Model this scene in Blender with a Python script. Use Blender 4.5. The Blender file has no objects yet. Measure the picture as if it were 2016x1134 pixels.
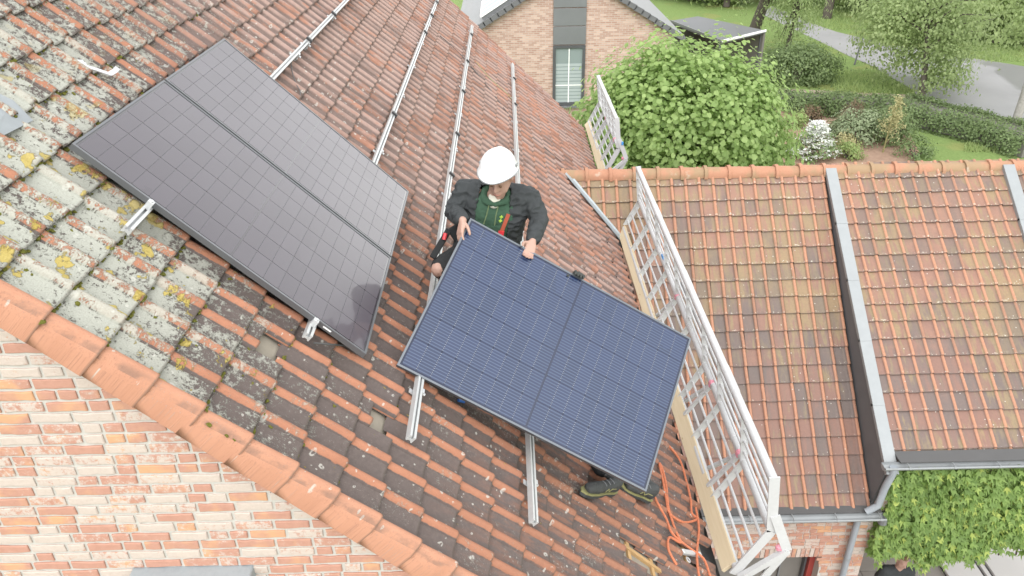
import bpy, bmesh, math, random
import numpy as np
from mathutils import Matrix, Vector, noise as mnoise

random.seed(7); rng = np.random.default_rng(7)
R_ = math.radians
scene = bpy.context.scene
COL = scene.collection

# ------------------------------------------------------------------ camera
FPX = 1532.95                      # focal length in pixels of a 2016 px wide frame
PITCH, YAW, ROLL = 0.51436882, -0.0058978, -0.01810482
CAM = np.array([1.99955, -3.48883, 1.15532])
ALPHA = 0.77703505                 # pitch of the main roof
def _axes():
    p, y, r = PITCH, YAW, ROLL
    f = np.array([-math.sin(y)*math.cos(p), math.cos(y)*math.cos(p), -math.sin(p)])
    rt = np.array([math.cos(y), math.sin(y), 0.0]); up = np.cross(rt, f)
    c, s = math.cos(r), math.sin(r)
    return c*rt+s*up, -s*rt+c*up, f
RT, UP, FW = _axes()
cam_d = bpy.data.cameras.new('camera'); cam = bpy.data.objects.new('camera', cam_d); COL.objects.link(cam)
cam_d.sensor_fit = 'HORIZONTAL'; cam_d.sensor_width = 36.0; cam_d.lens = FPX/2016*36
cam_d.clip_start = 0.05; cam_d.clip_end = 2000
cam.matrix_world = Matrix(((RT[0], UP[0], -FW[0], CAM[0]), (RT[1], UP[1], -FW[1], CAM[1]), (RT[2], UP[2], -FW[2], CAM[2]), (0, 0, 0, 1)))
scene.camera = cam

# ------------------------------------------------------------------ light (overcast day)
SUN_EL, SUN_AZ = R_(56), R_(190)          # azimuth from +Y clockwise: behind the camera, to the left
world = bpy.data.worlds.new('World'); scene.world = world; world.use_nodes = True
wn = world.node_tree; wn.nodes.clear()
sky = wn.nodes.new('ShaderNodeTexSky'); sky.sky_type = 'NISHITA'; sky.sun_disc = False
sky.sun_elevation = SUN_EL; sky.sun_rotation = SUN_AZ; sky.air_density = 2.2; sky.dust_density = 1.0; sky.ozone_density = 1.0
hsv = wn.nodes.new('ShaderNodeHueSaturation'); hsv.inputs['Saturation'].default_value = 0.05
bg = wn.nodes.new('ShaderNodeBackground'); bg.inputs['Strength'].default_value = 0.15
wo = wn.nodes.new('ShaderNodeOutputWorld')
tc = wn.nodes.new('ShaderNodeTexCoord'); cn = wn.nodes.new('ShaderNodeTexNoise'); cn.inputs['Scale'].default_value = 2.6; cn.inputs['Detail'].default_value = 6; cn.inputs['Roughness'].default_value = 0.55
wn.links.new(tc.outputs['Generated'], cn.inputs['Vector'])
cm = wn.nodes.new('ShaderNodeMapRange'); cm.inputs[1].default_value = 0.36; cm.inputs[2].default_value = 0.64; cm.inputs[3].default_value = 0.72; cm.inputs[4].default_value = 1.28; wn.links.new(cn.outputs['Fac'], cm.inputs[0])
cx_ = wn.nodes.new('ShaderNodeVectorMath'); cx_.operation = 'SCALE'; wn.links.new(hsv.outputs[0], cx_.inputs[0]); wn.links.new(cm.outputs[0], cx_.inputs['Scale'])
wn.links.new(sky.outputs[0], hsv.inputs['Color']); wn.links.new(cx_.outputs[0], bg.inputs[0]); wn.links.new(bg.outputs[0], wo.inputs[0])
sun_d = bpy.data.lights.new('sun', 'SUN'); sun = bpy.data.objects.new('sun', sun_d); COL.objects.link(sun)
sun_d.energy = 0.6; sun_d.angle = R_(60); sun_d.color = (1.0, 0.965, 0.92)
sdir = Vector((math.sin(SUN_AZ)*math.cos(SUN_EL), math.cos(SUN_AZ)*math.cos(SUN_EL), math.sin(SUN_EL)))
sun.rotation_euler = sdir.to_track_quat('Z', 'Y').to_euler()
vs = scene.view_settings
vs.view_transform = 'Standard'; vs.look = 'None'; vs.gamma = 1.0; vs.exposure = 1.45; vs.use_curve_mapping = False

# ------------------------------------------------------------------ frames of reference
ca, sa = math.cos(ALPHA), math.sin(ALPHA)
NR = np.array([sa, 0, ca]); UR = np.array([ca, 0, -sa]); VR = np.array([0, 1.0, 0])
TILE_H = -0.150                    # tile bed below the plane of the panels' glass
GROUND = -9.3
def rp(u, v, h): return UR*u + VR*v + NR*h            # main-roof coordinates to world
def ray(p): return (p[0]-1008)/FPX*RT - (p[1]-567)/FPX*UP + FW
def W(px, py, depth): return CAM + ray((px, py))*depth
def onplane(p, n, d0):
    n = np.array(n, float); d = ray(p); return CAM + d*((d0-CAM@n)/(d@n))
def roofpx(px, py, h):
    P = onplane((px, py), NR, h); return rp(P@UR, P[1], h)
def roofuv(px, py, h):
    P = onplane((px, py), NR, h); return P@UR, P[1]
def gpx(px, py, z=None): return onplane((px, py), (0, 0, 1), GROUND if z is None else z)
def ypx(px, py, Y): return onplane((px, py), (0, 1, 0), Y)
def proj(P):
    d = np.atleast_2d(P)-CAM; z = d@FW
    return np.stack([1008+FPX*(d@RT)/z, 567-FPX*(d@UP)/z, z], 1)

# ------------------------------------------------------------------ node helpers
class NT:
    def __init__(s, name, rough=0.8, spec=0.5, metal=0.0):
        s.m = bpy.data.materials.new(name); s.m.use_nodes = True
        s.t = s.m.node_tree; s.t.nodes.clear()
        s.out = s.t.nodes.new('ShaderNodeOutputMaterial')
        s.b = s.t.nodes.new('ShaderNodeBsdfPrincipled')
        s.b.inputs['Roughness'].default_value = rough; s.b.inputs['Metallic'].default_value = metal
        s.b.inputs['Specular IOR Level'].default_value = spec
        s.t.links.new(s.b.outputs[0], s.out.inputs[0])
    def link(s, a, b): s.t.links.new(a, b)
    def inp(s, node, key, val):
        sock = node.inputs[key]
        if hasattr(val, 'is_output'): s.link(val, sock)
        elif isinstance(val, (tuple, list)) and sock.type == 'RGBA' and len(val) == 3: sock.default_value = (*val, 1)
        else: sock.default_value = val
    def node(s, typ, **kw):
        n = s.t.nodes.new(typ)
        for k, v in kw.items(): setattr(n, k, v)
        return n
    def pos(s): return s.node('ShaderNodeNewGeometry').outputs['Position']
    def obj(s): return s.node('ShaderNodeTexCoord').outputs['Object']
    def uv(s): return s.node('ShaderNodeTexCoord').outputs['UV']
    def rand(s): return s.node('ShaderNodeObjectInfo').outputs['Random']
    def attr(s, name): return s.node('ShaderNodeAttribute', attribute_name=name).outputs['Fac']
    def sep(s, v):
        n = s.node('ShaderNodeSeparateXYZ'); s.inp(n, 0, v); return n.outputs
    def comb(s, x, y, z):
        n = s.node('ShaderNodeCombineXYZ'); s.inp(n, 0, x); s.inp(n, 1, y); s.inp(n, 2, z); return n.outputs[0]
    def math(s, op, a, b=0.0, c=0.0, clamp=False):
        n = s.node('ShaderNodeMath', operation=op, use_clamp=clamp); s.inp(n, 0, a); s.inp(n, 1, b); s.inp(n, 2, c); return n.outputs[0]
    def vmul(s, v, k):
        n = s.node('ShaderNodeVectorMath', operation='MULTIPLY'); s.inp(n, 0, v); s.inp(n, 1, k); return n.outputs[0]
    def vadd(s, v, k):
        n = s.node('ShaderNodeVectorMath', operation='ADD'); s.inp(n, 0, v); s.inp(n, 1, k); return n.outputs[0]
    def dot(s, v, k):
        n = s.node('ShaderNodeVectorMath', operation='DOT_PRODUCT'); s.inp(n, 0, v); s.inp(n, 1, k); return n.outputs['Value']
    def noise(s, v, scale, detail=4, rough=0.55, dist=0.0):
        n = s.node('ShaderNodeTexNoise'); s.inp(n, 'Vector', v); s.inp(n, 'Scale', scale); s.inp(n, 'Detail', detail); s.inp(n, 'Roughness', rough); s.inp(n, 'Distortion', dist)
        return n.outputs['Fac']
    def vor(s, v, scale, feature='F1', rnd=1.0):
        n = s.node('ShaderNodeTexVoronoi', feature=feature); s.inp(n, 'Vector', v); s.inp(n, 'Scale', scale); s.inp(n, 'Randomness', rnd); return n.outputs
    def ss(s, v, a, b):                      # smoothstep
        n = s.node('ShaderNodeMapRange', interpolation_type='SMOOTHSTEP'); s.inp(n, 0, v); s.inp(n, 1, a); s.inp(n, 2, b); s.inp(n, 3, 0.0); s.inp(n, 4, 1.0); return n.outputs[0]
    def mix(s, f, a, b, mode='MIX'):
        n = s.node('ShaderNodeMix', data_type='RGBA', blend_type=mode); s.inp(n, 0, f); s.inp(n, 6, a); s.inp(n, 7, b); return n.outputs[2]
    def ramp(s, v, stops):
        n = s.node('ShaderNodeValToRGB'); e = n.color_ramp.elements
        while len(e) < len(stops): e.new(0.5)
        for k, (p, c) in enumerate(stops): e[k].position = p; e[k].color = (*c, 1)
        s.inp(n, 0, v); return n.outputs[0]
    def col(s, c): s.inp(s.b, 'Base Color', c); return s
    def rough(s, v): s.inp(s.b, 'Roughness', v); return s
    def bump(s, h, strength=0.3, dist=0.01):
        n = s.node('ShaderNodeBump'); s.inp(n, 'Height', h); n.inputs['Strength'].default_value = strength; n.inputs['Distance'].default_value = dist
        s.link(n.outputs[0], s.b.inputs['Normal']); return s

def plain(name, c, rough=0.6, spec=0.5, metal=0.0, var=0.12, scale=6.0, bump=0.0):
    n = NT(name, rough, spec, metal)
    p = n.pos(); f = n.noise(p, scale, 5)
    n.col(n.mix(f, tuple(x*(1-var) for x in c), tuple(min(1, x*(1+var)) for x in c)))
    n.rough(n.math('ADD', n.math('MULTIPLY', f, 0.2), rough-0.1))
    if bump: n.bump(n.noise(p, scale*8, 4), bump, 0.003)
    return n.m

# ------------------------------------------------------------------ materials
def mat_old_tile(name='old_pantile', verge=False):
    """weathered pantile: orange rolls, brown pans, crusts of grey and yellow lichen"""
    n = NT(name, 0.88, 0.25)
    p = n.pos()
    u = n.dot(p, tuple(UR)); v = n.sep(p)[1]
    uvx, uvy, _ = n.sep(n.uv())
    rnd = n.math('FRACT', n.math('ADD', n.rand(), n.attr('rnd')))
    rz = n.math('MULTIPLY', rnd, 7.3)
    q = n.comb(u, v, rz)
    streak = n.comb(n.math('MULTIPLY', u, 0.25), v, rz)
    n1 = n.noise(q, 9, 6, 0.6); n2 = n.noise(q, 42, 5, 0.65); n3 = n.noise(streak, 26, 6, 0.62); n4 = n.noise(q, 150, 4, 0.7)
    flow = n.noise(n.comb(u, v, 0.0), 1.1, 4, 0.6)
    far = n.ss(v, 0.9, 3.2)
    crest = n.math('SUBTRACT', n.ss(uvx, 0.0, 0.07), n.ss(uvx, 0.24, 0.44))
    if verge: crest = n.math('SUBTRACT', 1.0, n.ss(uvx, 0.26, 0.50))
    crest2 = n.math('ADD', n.math('ADD', crest, n.math('MULTIPLY', n.math('SUBTRACT', n3, 0.5), 1.25)), n.math('ADD', n.math('MULTIPLY', n.math('SUBTRACT', n2, 0.5), 0.7), n.math('MULTIPLY', n.math('SUBTRACT', rnd, 0.55), 0.35)))
    orange = n.mix(n1, (0.27, 0.118, 0.074), (0.42, 0.198, 0.122))
    if verge: orange = n.mix(n1, (0.34, 0.165, 0.105), (0.48, 0.25, 0.165))
    orange = n.mix(n.math('MULTIPLY', n.ss(n4, 0.52, 0.7), 0.55), orange, (0.22, 0.11, 0.08))
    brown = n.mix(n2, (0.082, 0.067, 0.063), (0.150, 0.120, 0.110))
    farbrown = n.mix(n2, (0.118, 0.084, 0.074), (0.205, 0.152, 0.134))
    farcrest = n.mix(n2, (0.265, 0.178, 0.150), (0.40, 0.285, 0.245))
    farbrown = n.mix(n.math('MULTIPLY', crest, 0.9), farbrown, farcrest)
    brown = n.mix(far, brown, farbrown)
    near_o = n.ss(crest2, 0.40, 0.66)
    farsel = n.math('ADD', n.math('ADD', n.math('MULTIPLY', n3, 0.75), n.math('MULTIPLY', flow, 0.35)), n.math('ADD', n.math('MULTIPLY', n.math('SUBTRACT', rnd, 0.5), 0.16), n.math('MULTIPLY', crest, 0.05)))
    farsel = n.math('ADD', farsel, n.math('MULTIPLY', n.ss(u, 0.6, 3.4), 0.06))
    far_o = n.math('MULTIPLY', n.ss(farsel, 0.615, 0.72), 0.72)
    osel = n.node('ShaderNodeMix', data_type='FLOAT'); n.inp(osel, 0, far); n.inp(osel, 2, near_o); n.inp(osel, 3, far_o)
    low = n.math('MULTIPLY', n.ss(n.math('ADD', u, n.math('MULTIPLY', flow, 0.8)), 2.6, 3.9), n.math('SUBTRACT', 1.0, far))
    orange = n.mix(n.math('MULTIPLY', low, 0.75), orange, n.mix(n2, (0.17, 0.085, 0.06), (0.34, 0.165, 0.105)))
    brown = n.mix(n.math('MULTIPLY', n.math('MULTIPLY', low, n.ss(n3, 0.42, 0.62)), 0.7), brown, n.mix(n2, (0.16, 0.085, 0.062), (0.29, 0.15, 0.105)))
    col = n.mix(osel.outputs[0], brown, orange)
    stain = n.ss(n.math('ADD', n.math('MULTIPLY', n.noise(n.comb(n.math('MULTIPLY', u, 0.5), v, 2.0), 3.4, 5, 0.65), 0.8), n.math('MULTIPLY', n.math('SUBTRACT', rnd, 0.5), 0.22)), 0.40, 0.54)
    col = n.mix(n.math('MULTIPLY', n.math('MULTIPLY', stain, far), 0.42), col, (0.085, 0.066, 0.060))
    # grey crust lichen, thick at the upper left
    zone = n.math('SUBTRACT', 1.0, n.ss(n.math('ADD', u, n.math('MULTIPLY', v, 0.34)), 0.0, 1.9))
    zone = n.math('MULTIPLY', zone, n.math('SUBTRACT', 1.0, n.math('MULTIPLY', n.ss(v, 0.1, 1.6), 0.45)))
    zone2 = n.math('SUBTRACT', 1.0, n.ss(v, 1.5, 6.0))
    big = n.noise(n.comb(u, v, 0.0), 3.6, 3)
    pan = n.math('MULTIPLY', n.ss(uvx, 0.30, 0.50), 1.0)
    amt = n.math('MULTIPLY', zone, 0.165)
    amt = n.math('ADD', amt, n.math('MULTIPLY', n.math('SUBTRACT', big, 0.46), 0.46))
    amt = n.math('ADD', amt, n.math('MULTIPLY', n.math('MULTIPLY', pan, zone), 0.07))
    amt = n.math('ADD', amt, n.math('MULTIPLY', n.math('SUBTRACT', rnd, 0.5), 0.07))
    fine = n.math('ADD', n.math('MULTIPLY', n2, 0.62), n.math('MULTIPLY', n4, 0.38))
    grey = n.ss(n.math('ADD', n.math('MULTIPLY', amt, zone2), fine), 0.605, 0.70)
    grey = n.math('MULTIPLY', grey, n.math('ADD', 0.45, n.math('MULTIPLY', zone, 0.45)))
    if verge: grey = n.math('MULTIPLY', grey, n.ss(uvx, 0.24, 0.42))
    greyc = n.mix(n4, (0.24, 0.245, 0.215), (0.50, 0.51, 0.45))
    col = n.mix(grey, col, greyc)
    # rosettes
    for sc, thr, zz in ((15, 0.17, 0.0), (29, 0.16, 3.0)):
        vo = n.vor(n.comb(n.math('ADD', u, n.math('MULTIPLY', n2, 0.03)), n.math('ADD', v, n.math('MULTIPLY', n1, 0.03)), zz), sc)
        keep = n.math('GREATER_THAN', n.sep(vo['Color'])[0], 0.66)
        ring = n.math('SUBTRACT', 1.0, n.ss(n.math('ABSOLUTE', n.math('SUBTRACT', vo['Distance'], thr*0.8)), thr*0.25, thr*0.55))
        ring = n.math('MULTIPLY', n.math('MULTIPLY', ring, keep), n.math('MULTIPLY', n.math('SUBTRACT', 1.0, n.ss(v, 3.0, 7.0)), n.ss(n2, 0.40, 0.52)))
        col = n.mix(n.math('MULTIPLY', ring, 0.7), col, (0.46, 0.45, 0.41))
    # yellow lichen
    yz = n.math('MULTIPLY', n.math('SUBTRACT', 1.0, n.ss(n.math('ADD', u, n.math('MULTIPLY', v, 0.5)), 0.35, 1.6)), 0.105)
    yn = n.noise(n.comb(u, v, 4.0), 10.0, 2, 0.5)
    yel = n.ss(n.math('ADD', n.math('ADD', yz, n.math('MULTIPLY', yn, 0.8)), n.math('MULTIPLY', n2, 0.30)), 0.735, 0.765)
    yel = n.math('MULTIPLY', yel, n.math('SUBTRACT', 1.0, n.math('MULTIPLY', n.ss(n.math('ADD', v, n.math('MULTIPLY', big, 0.8)), 0.2, 1.3), 0.93)))
    if verge: yel = n.math('MULTIPLY', yel, n.ss(uvx, 0.24, 0.42))
    col = n.mix(n.math('MULTIPLY', yel, 0.88), col, n.mix(n4, (0.26, 0.20, 0.05), (0.52, 0.40, 0.095)))
    if verge:
        st_ = n.math('MULTIPLY', n.math('SUBTRACT', 1.0, n.ss(uvx, 0.01, 0.13)), n.ss(n.noise(streak, 40, 4), 0.40, 0.62))
        col = n.mix(n.math('MULTIPLY', st_, 0.55), col, (0.14, 0.10, 0.085))
        col = n.mix(n.math('MULTIPLY', n.ss(n4, 0.58, 0.70), n.math('MULTIPLY', n.ss(big, 0.4, 0.65), 0.5)), col, (0.42, 0.38, 0.33))
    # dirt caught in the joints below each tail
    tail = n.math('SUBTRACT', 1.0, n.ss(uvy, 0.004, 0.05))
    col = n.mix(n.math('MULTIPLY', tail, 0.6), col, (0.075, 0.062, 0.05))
    n.col(col)
    h = n.math('ADD', n.math('MULTIPLY', n4, 0.4), n.math('ADD', n.math('MULTIPLY', grey, 0.5), n.math('MULTIPLY', yel, 0.9)))
    n.bump(h, 0.8, 0.009)
    return n.m

def mat_annex_tile():
    n = NT('annex_tile', 0.62, 0.4)
    p = n.pos(); uvx, uvy, _ = n.sep(n.uv()); x, y, z = n.sep(p)
    rnd = n.math('FRACT', n.math('ADD', n.rand(), n.attr('rnd')))
    q = n.comb(x, y, n.math('ADD', z, n.math('MULTIPLY', rnd, 5.0)))
    st = n.comb(x, n.math('MULTIPLY', y, 0.22), n.math('MULTIPLY', rnd, 5.0))
    n1 = n.noise(q, 4, 5); n2 = n.noise(q, 34, 5, 0.65); n3 = n.noise(st, 17, 5, 0.6); big = n.noise(p, 0.8, 3); n5 = n.noise(q, 130, 3, 0.7)
    roll = n.math('MULTIPLY', n.ss(uvx, 0.74, 0.80), n.math('SUBTRACT', 1.0, n.ss(uvx, 0.97, 1.0)))
    upper = n.ss(z, -6.2, -3.4)
    red = n.mix(n2, (0.150, 0.085, 0.068), (0.235, 0.130, 0.098))
    dark = n.mix(n2, (0.100, 0.078, 0.072), (0.160, 0.118, 0.104))
    olive = n.mix(n2, (0.170, 0.130, 0.070), (0.290, 0.215, 0.110))
    light = n.mix(n2, (0.24, 0.130, 0.088), (0.35, 0.190, 0.125))
    col = n.mix(n.ss(n.math('ADD', n.math('MULTIPLY', rnd, 0.5), n.math('MULTIPLY', n3, 0.7)), 0.42, 0.80), red, dark)
    col = n.mix(n.math('MULTIPLY', n.ss(n.math('ADD', n.math('MULTIPLY', n1, 0.5), n.math('MULTIPLY', upper, 0.36)), 0.40, 0.70), 0.55), col, light)
    col = n.mix(n.math('MULTIPLY', n.ss(n.math('ADD', n.math('ADD', n3, n.math('MULTIPLY', big, 0.9)), n.math('MULTIPLY', upper, 0.12)), 0.97, 1.17), 0.72), col, olive)
    grime = n.ss(n.math('ADD', n.noise(n.comb(x, n.math('MULTIPLY', y, 0.4), 1.0), 1.6, 5, 0.65), n.math('MULTIPLY', n.math('SUBTRACT', rnd, 0.5), 0.3)), 0.52, 0.68)
    col = n.mix(n.math('MULTIPLY', grime, 0.55), col, n.mix(n2, (0.085, 0.068, 0.062), (0.14, 0.112, 0.10)))
    orange = n.mix(n2, (0.29, 0.135, 0.080), (0.46, 0.230, 0.140))
    orange = n.mix(n.math('MULTIPLY', grime, 0.45), orange, (0.16, 0.09, 0.062))
    osel = n.math('MULTIPLY', n.ss(n.math('ADD', roll, n.math('MULTIPLY', n3, 0.5)), 0.62, 1.0), 0.92)
    col = n.mix(osel, col, orange)
    col = n.mix(n.math('MULTIPLY', n.ss(n5, 0.55, 0.72), 0.35), col, (0.09, 0.07, 0.06))
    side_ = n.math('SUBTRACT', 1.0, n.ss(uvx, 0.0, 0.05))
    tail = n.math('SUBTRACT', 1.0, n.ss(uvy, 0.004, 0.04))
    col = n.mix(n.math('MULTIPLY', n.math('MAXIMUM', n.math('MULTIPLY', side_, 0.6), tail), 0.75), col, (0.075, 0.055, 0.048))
    edge = n.math('SUBTRACT', n.ss(uvy, 0.02, 0.05), n.ss(uvy, 0.10, 0.16))
    col = n.mix(n.math('MULTIPLY', n.math('MULTIPLY', edge, n.ss(n.math('ADD', n2, n.math('MULTIPLY', upper, 0.07)), 0.60, 0.70)), 0.6), col, (0.50, 0.48, 0.41))
    vo = n.vor(p, 22)
    sp = n.math('MULTIPLY', n.math('SUBTRACT', 1.0, n.ss(vo['Distance'], 0.10, 0.2)), n.math('GREATER_THAN', n.sep(vo['Color'])[0], 0.90))
    col = n.mix(n.math('MULTIPLY', sp, 0.75), col, (0.52, 0.50, 0.45))
    n.col(col); n.rough(n.math('ADD', 0.42, n.math('MULTIPLY', n2, 0.35)))
    n.bump(n2, 0.25, 0.004)
    return n.m

def mat_brick(name, pale=0.5, sc=1.0):
    """reclaimed red bricks with worn-off whitewash"""
    n = NT(name, 0.9, 0.2); p = n.pos()
    rnd = n.math('FRACT', n.math('ADD', n.rand(), n.attr('rnd')))
    q = n.vadd(p, n.comb(n.math('MULTIPLY', rnd, 13.0), 0.0, n.math('MULTIPLY', rnd, 7.0)))
    n1 = n.noise(q, 24*sc, 6, 0.68); n2 = n.noise(q, 75*sc, 5, 0.72); n3 = n.noise(q, 5*sc, 3)
    red = n.mix(n1, (0.34, 0.175, 0.130), (0.47, 0.270, 0.205))
    red = n.mix(n.math('MULTIPLY', n.ss(n3, 0.5, 0.7), 0.5), red, (0.62, 0.36, 0.17))
    white = n.mix(n2, (0.40, 0.335, 0.292), (0.52, 0.465, 0.42))
    sel = n.math('ADD', n.math('MULTIPLY', n1, 0.55), n.math('ADD', n.math('MULTIPLY', n2, 0.45), n.math('MULTIPLY', n.math('SUBTRACT', rnd, pale), -0.55)))
    f = n.ss(sel, 0.43, 0.57)
    n.col(n.mix(n.math('MULTIPLY', f, 0.93), red, white)); n.bump(n2, 0.6, 0.005)
    return n.m

def mat_mortar():
    n = NT('mortar', 0.95, 0.1); p = n.pos(); f = n.noise(p, 60, 5, 0.7); g = n.noise(p, 6, 4)
    n.col(n.mix(n.math('MULTIPLY', f, 0.7), (0.47, 0.455, 0.425), n.mix(g, (0.385, 0.365, 0.335), (0.46, 0.44, 0.405)))); n.bump(f, 0.6, 0.004); return n.m

def mat_alu(name, c=(0.78, 0.79, 0.79), rough=0.42, metal=0.55):
    n = NT(name, rough, 0.5, metal); p = n.pos()
    f = n.noise(p, 35, 5, 0.6); g = n.noise(p, 4, 3)
    n.col(n.mix(n.math('MULTIPLY', f, g), c, tuple(x*0.62 for x in c))); n.rough(n.math('ADD', rough-0.1, n.math('MULTIPLY', f, 0.25))); return n.m

def mat_cell(name, c0, c1, line, n_lines=30):
    n = NT(name, 0.35, 0.5); uvx, uvy, _ = n.sep(n.uv())
    # fine silver fingers, then the busbars, under glass
    fg = n.math('ABSOLUTE', n.math('SUBTRACT', n.math('FRACT', n.math('MULTIPLY', uvx, n_lines)), 0.5))
    fing = n.math('SUBTRACT', 1.0, n.ss(fg, 0.06, 0.26))
    f = n.noise(n.pos(), 3.0, 3)
    col = n.mix(n.math('FRACT', n.math('ADD', n.rand(), n.math('MULTIPLY', f, 0.3))), c0, c1)
    col = n.mix(n.math('MULTIPLY', fing, 0.7), col, line)
    n.col(col); n.b.inputs['Coat Weight'].default_value = 0.62; n.b.inputs['Coat Roughness'].default_value = 0.05; n.b.inputs['Coat IOR'].default_value = 1.38
    return n.m

def mat_leaf(name, dark, light, trans=0.35, yellow=None):
    n = NT(name, 0.55, 0.35); r = n.attr('rnd'); p = n.pos()
    f = n.math('ADD', n.math('MULTIPLY', r, 0.7), n.math('MULTIPLY', n.noise(p, 1.3, 2), 0.3))
    c = n.mix(f, dark, light)
    if yellow: c = n.mix(n.ss(r, 0.86, 0.95), c, yellow)
    n.col(c)
    tr = n.node('ShaderNodeBsdfTranslucent'); n.inp(tr, 0, n.mix(0.5, c, tuple(x*1.3 for x in light)))
    mx = n.node('ShaderNodeMixShader'); mx.inputs[0].default_value = trans
    n.link(n.b.outputs[0], mx.inputs[1]); n.link(tr.outputs[0], mx.inputs[2]); n.link(mx.outputs[0], n.out.inputs[0])
    return n.m

def mat_grass():
    n = NT('grass', 0.95, 0.1); p = n.pos(); a = n.noise(p, 0.45, 4); b = n.noise(p, 9, 6, 0.7); c = n.noise(p, 0.16, 3)
    g = n.mix(b, (0.095, 0.145, 0.045), (0.23, 0.31, 0.11)); d = n.mix(b, (0.15, 0.16, 0.05), (0.30, 0.30, 0.12))
    n.col(n.mix(n.math('MULTIPLY', n.ss(a, 0.52, 0.66), 0.6), g, d)); n.bump(b, 0.8, 0.08); return n.m

def mat_asphalt():
    n = NT('asphalt', 0.6, 0.4); p = n.pos(); a = n.noise(p, 0.35, 5, 0.6); b = n.noise(p, 40, 4); w = n.noise(p, 0.22, 2, 0.5, 0.6)
    c = n.mix(a, (0.21, 0.207, 0.21), (0.33, 0.325, 0.33)); c = n.mix(n.math('MULTIPLY', b, 0.35), c, (0.2, 0.2, 0.2))
    wet = n.ss(w, 0.53, 0.60)
    n.col(n.mix(n.math('MULTIPLY', wet, 0.35), c, (0.12, 0.115, 0.12))); n.rough(n.math('SUBTRACT', 0.75, n.math('MULTIPLY', wet, 0.45))); return n.m

def mat_speckle(name, a, b, scale, bump=0.5, rough=0.95):
    n = NT(name, rough, 0.15); p = n.pos(); f = n.noise(p, scale, 6, 0.7); g = n.noise(p, scale*0.15, 3)
    n.col(n.mix(n.math('ADD', n.math('MULTIPLY', f, 0.7), n.math('MULTIPLY', g, 0.3)), a, b)); n.bump(f, bump, 0.03); return n.m

def mat_far_brick():
    n = NT('small_brick', 0.9, 0.2); x, y, z = n.sep(n.pos())
    br = n.node('ShaderNodeTexBrick'); n.inp(br, 'Vector', n.comb(x, z, 0.0)); n.inp(br, 'Scale', 1.0)
    n.inp(br, 'Color1', (0.36, 0.215, 0.165)); n.inp(br, 'Color2', (0.62, 0.46, 0.38)); n.inp(br, 'Mortar', (0.46, 0.40, 0.36))
    n.inp(br, 'Mortar Size', 0.009); n.inp(br, 'Brick Width', 0.21); n.inp(br, 'Row Height', 0.068); n.inp(br, 'Bias', -0.25)
    f = n.noise(n.pos(), 9, 5, 0.7); n.col(n.mix(n.math('MULTIPLY', f, 0.35), br.outputs['Color'], (0.30, 0.22, 0.185))); n.bump(br.outputs['Fac'], 0.3, 0.006); return n.m

def mat_wood(name='spruce_board'):
    n = NT(name, 0.7, 0.3); p = n.pos(); x, y, z = n.sep(p)
    f = n.noise(n.comb(n.math('MULTIPLY', x, 22.0), n.math('MULTIPLY', y, 1.4), n.math('MULTIPLY', z, 22.0)), 1.6, 5, 0.6, 0.4)
    k = n.vor(n.comb(n.math('MULTIPLY', x, 3.0), y, n.math('MULTIPLY', z, 3.0)), 4.5)['Distance']
    c = n.mix(f, (0.46, 0.37, 0.24), (0.62, 0.53, 0.38)); n.col(n.mix(n.math('MULTIPLY', n.math('SUBTRACT', 1.0, n.ss(k, 0.04, 0.10)), 0.7), c, (0.24, 0.13, 0.06))); return n.m

def mat_slate():
    n = NT('slate', 0.55, 0.4); p = n.pos(); f = n.noise(p, 7, 5, 0.65); r = n.rand()
    c = n.mix(f, (0.13, 0.135, 0.14), (0.25, 0.255, 0.26)); n.col(n.mix(n.math('MULTIPLY', r, 0.5), c, (0.20, 0.20, 0.20))); n.bump(f, 0.3, 0.01); return n.m

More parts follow.
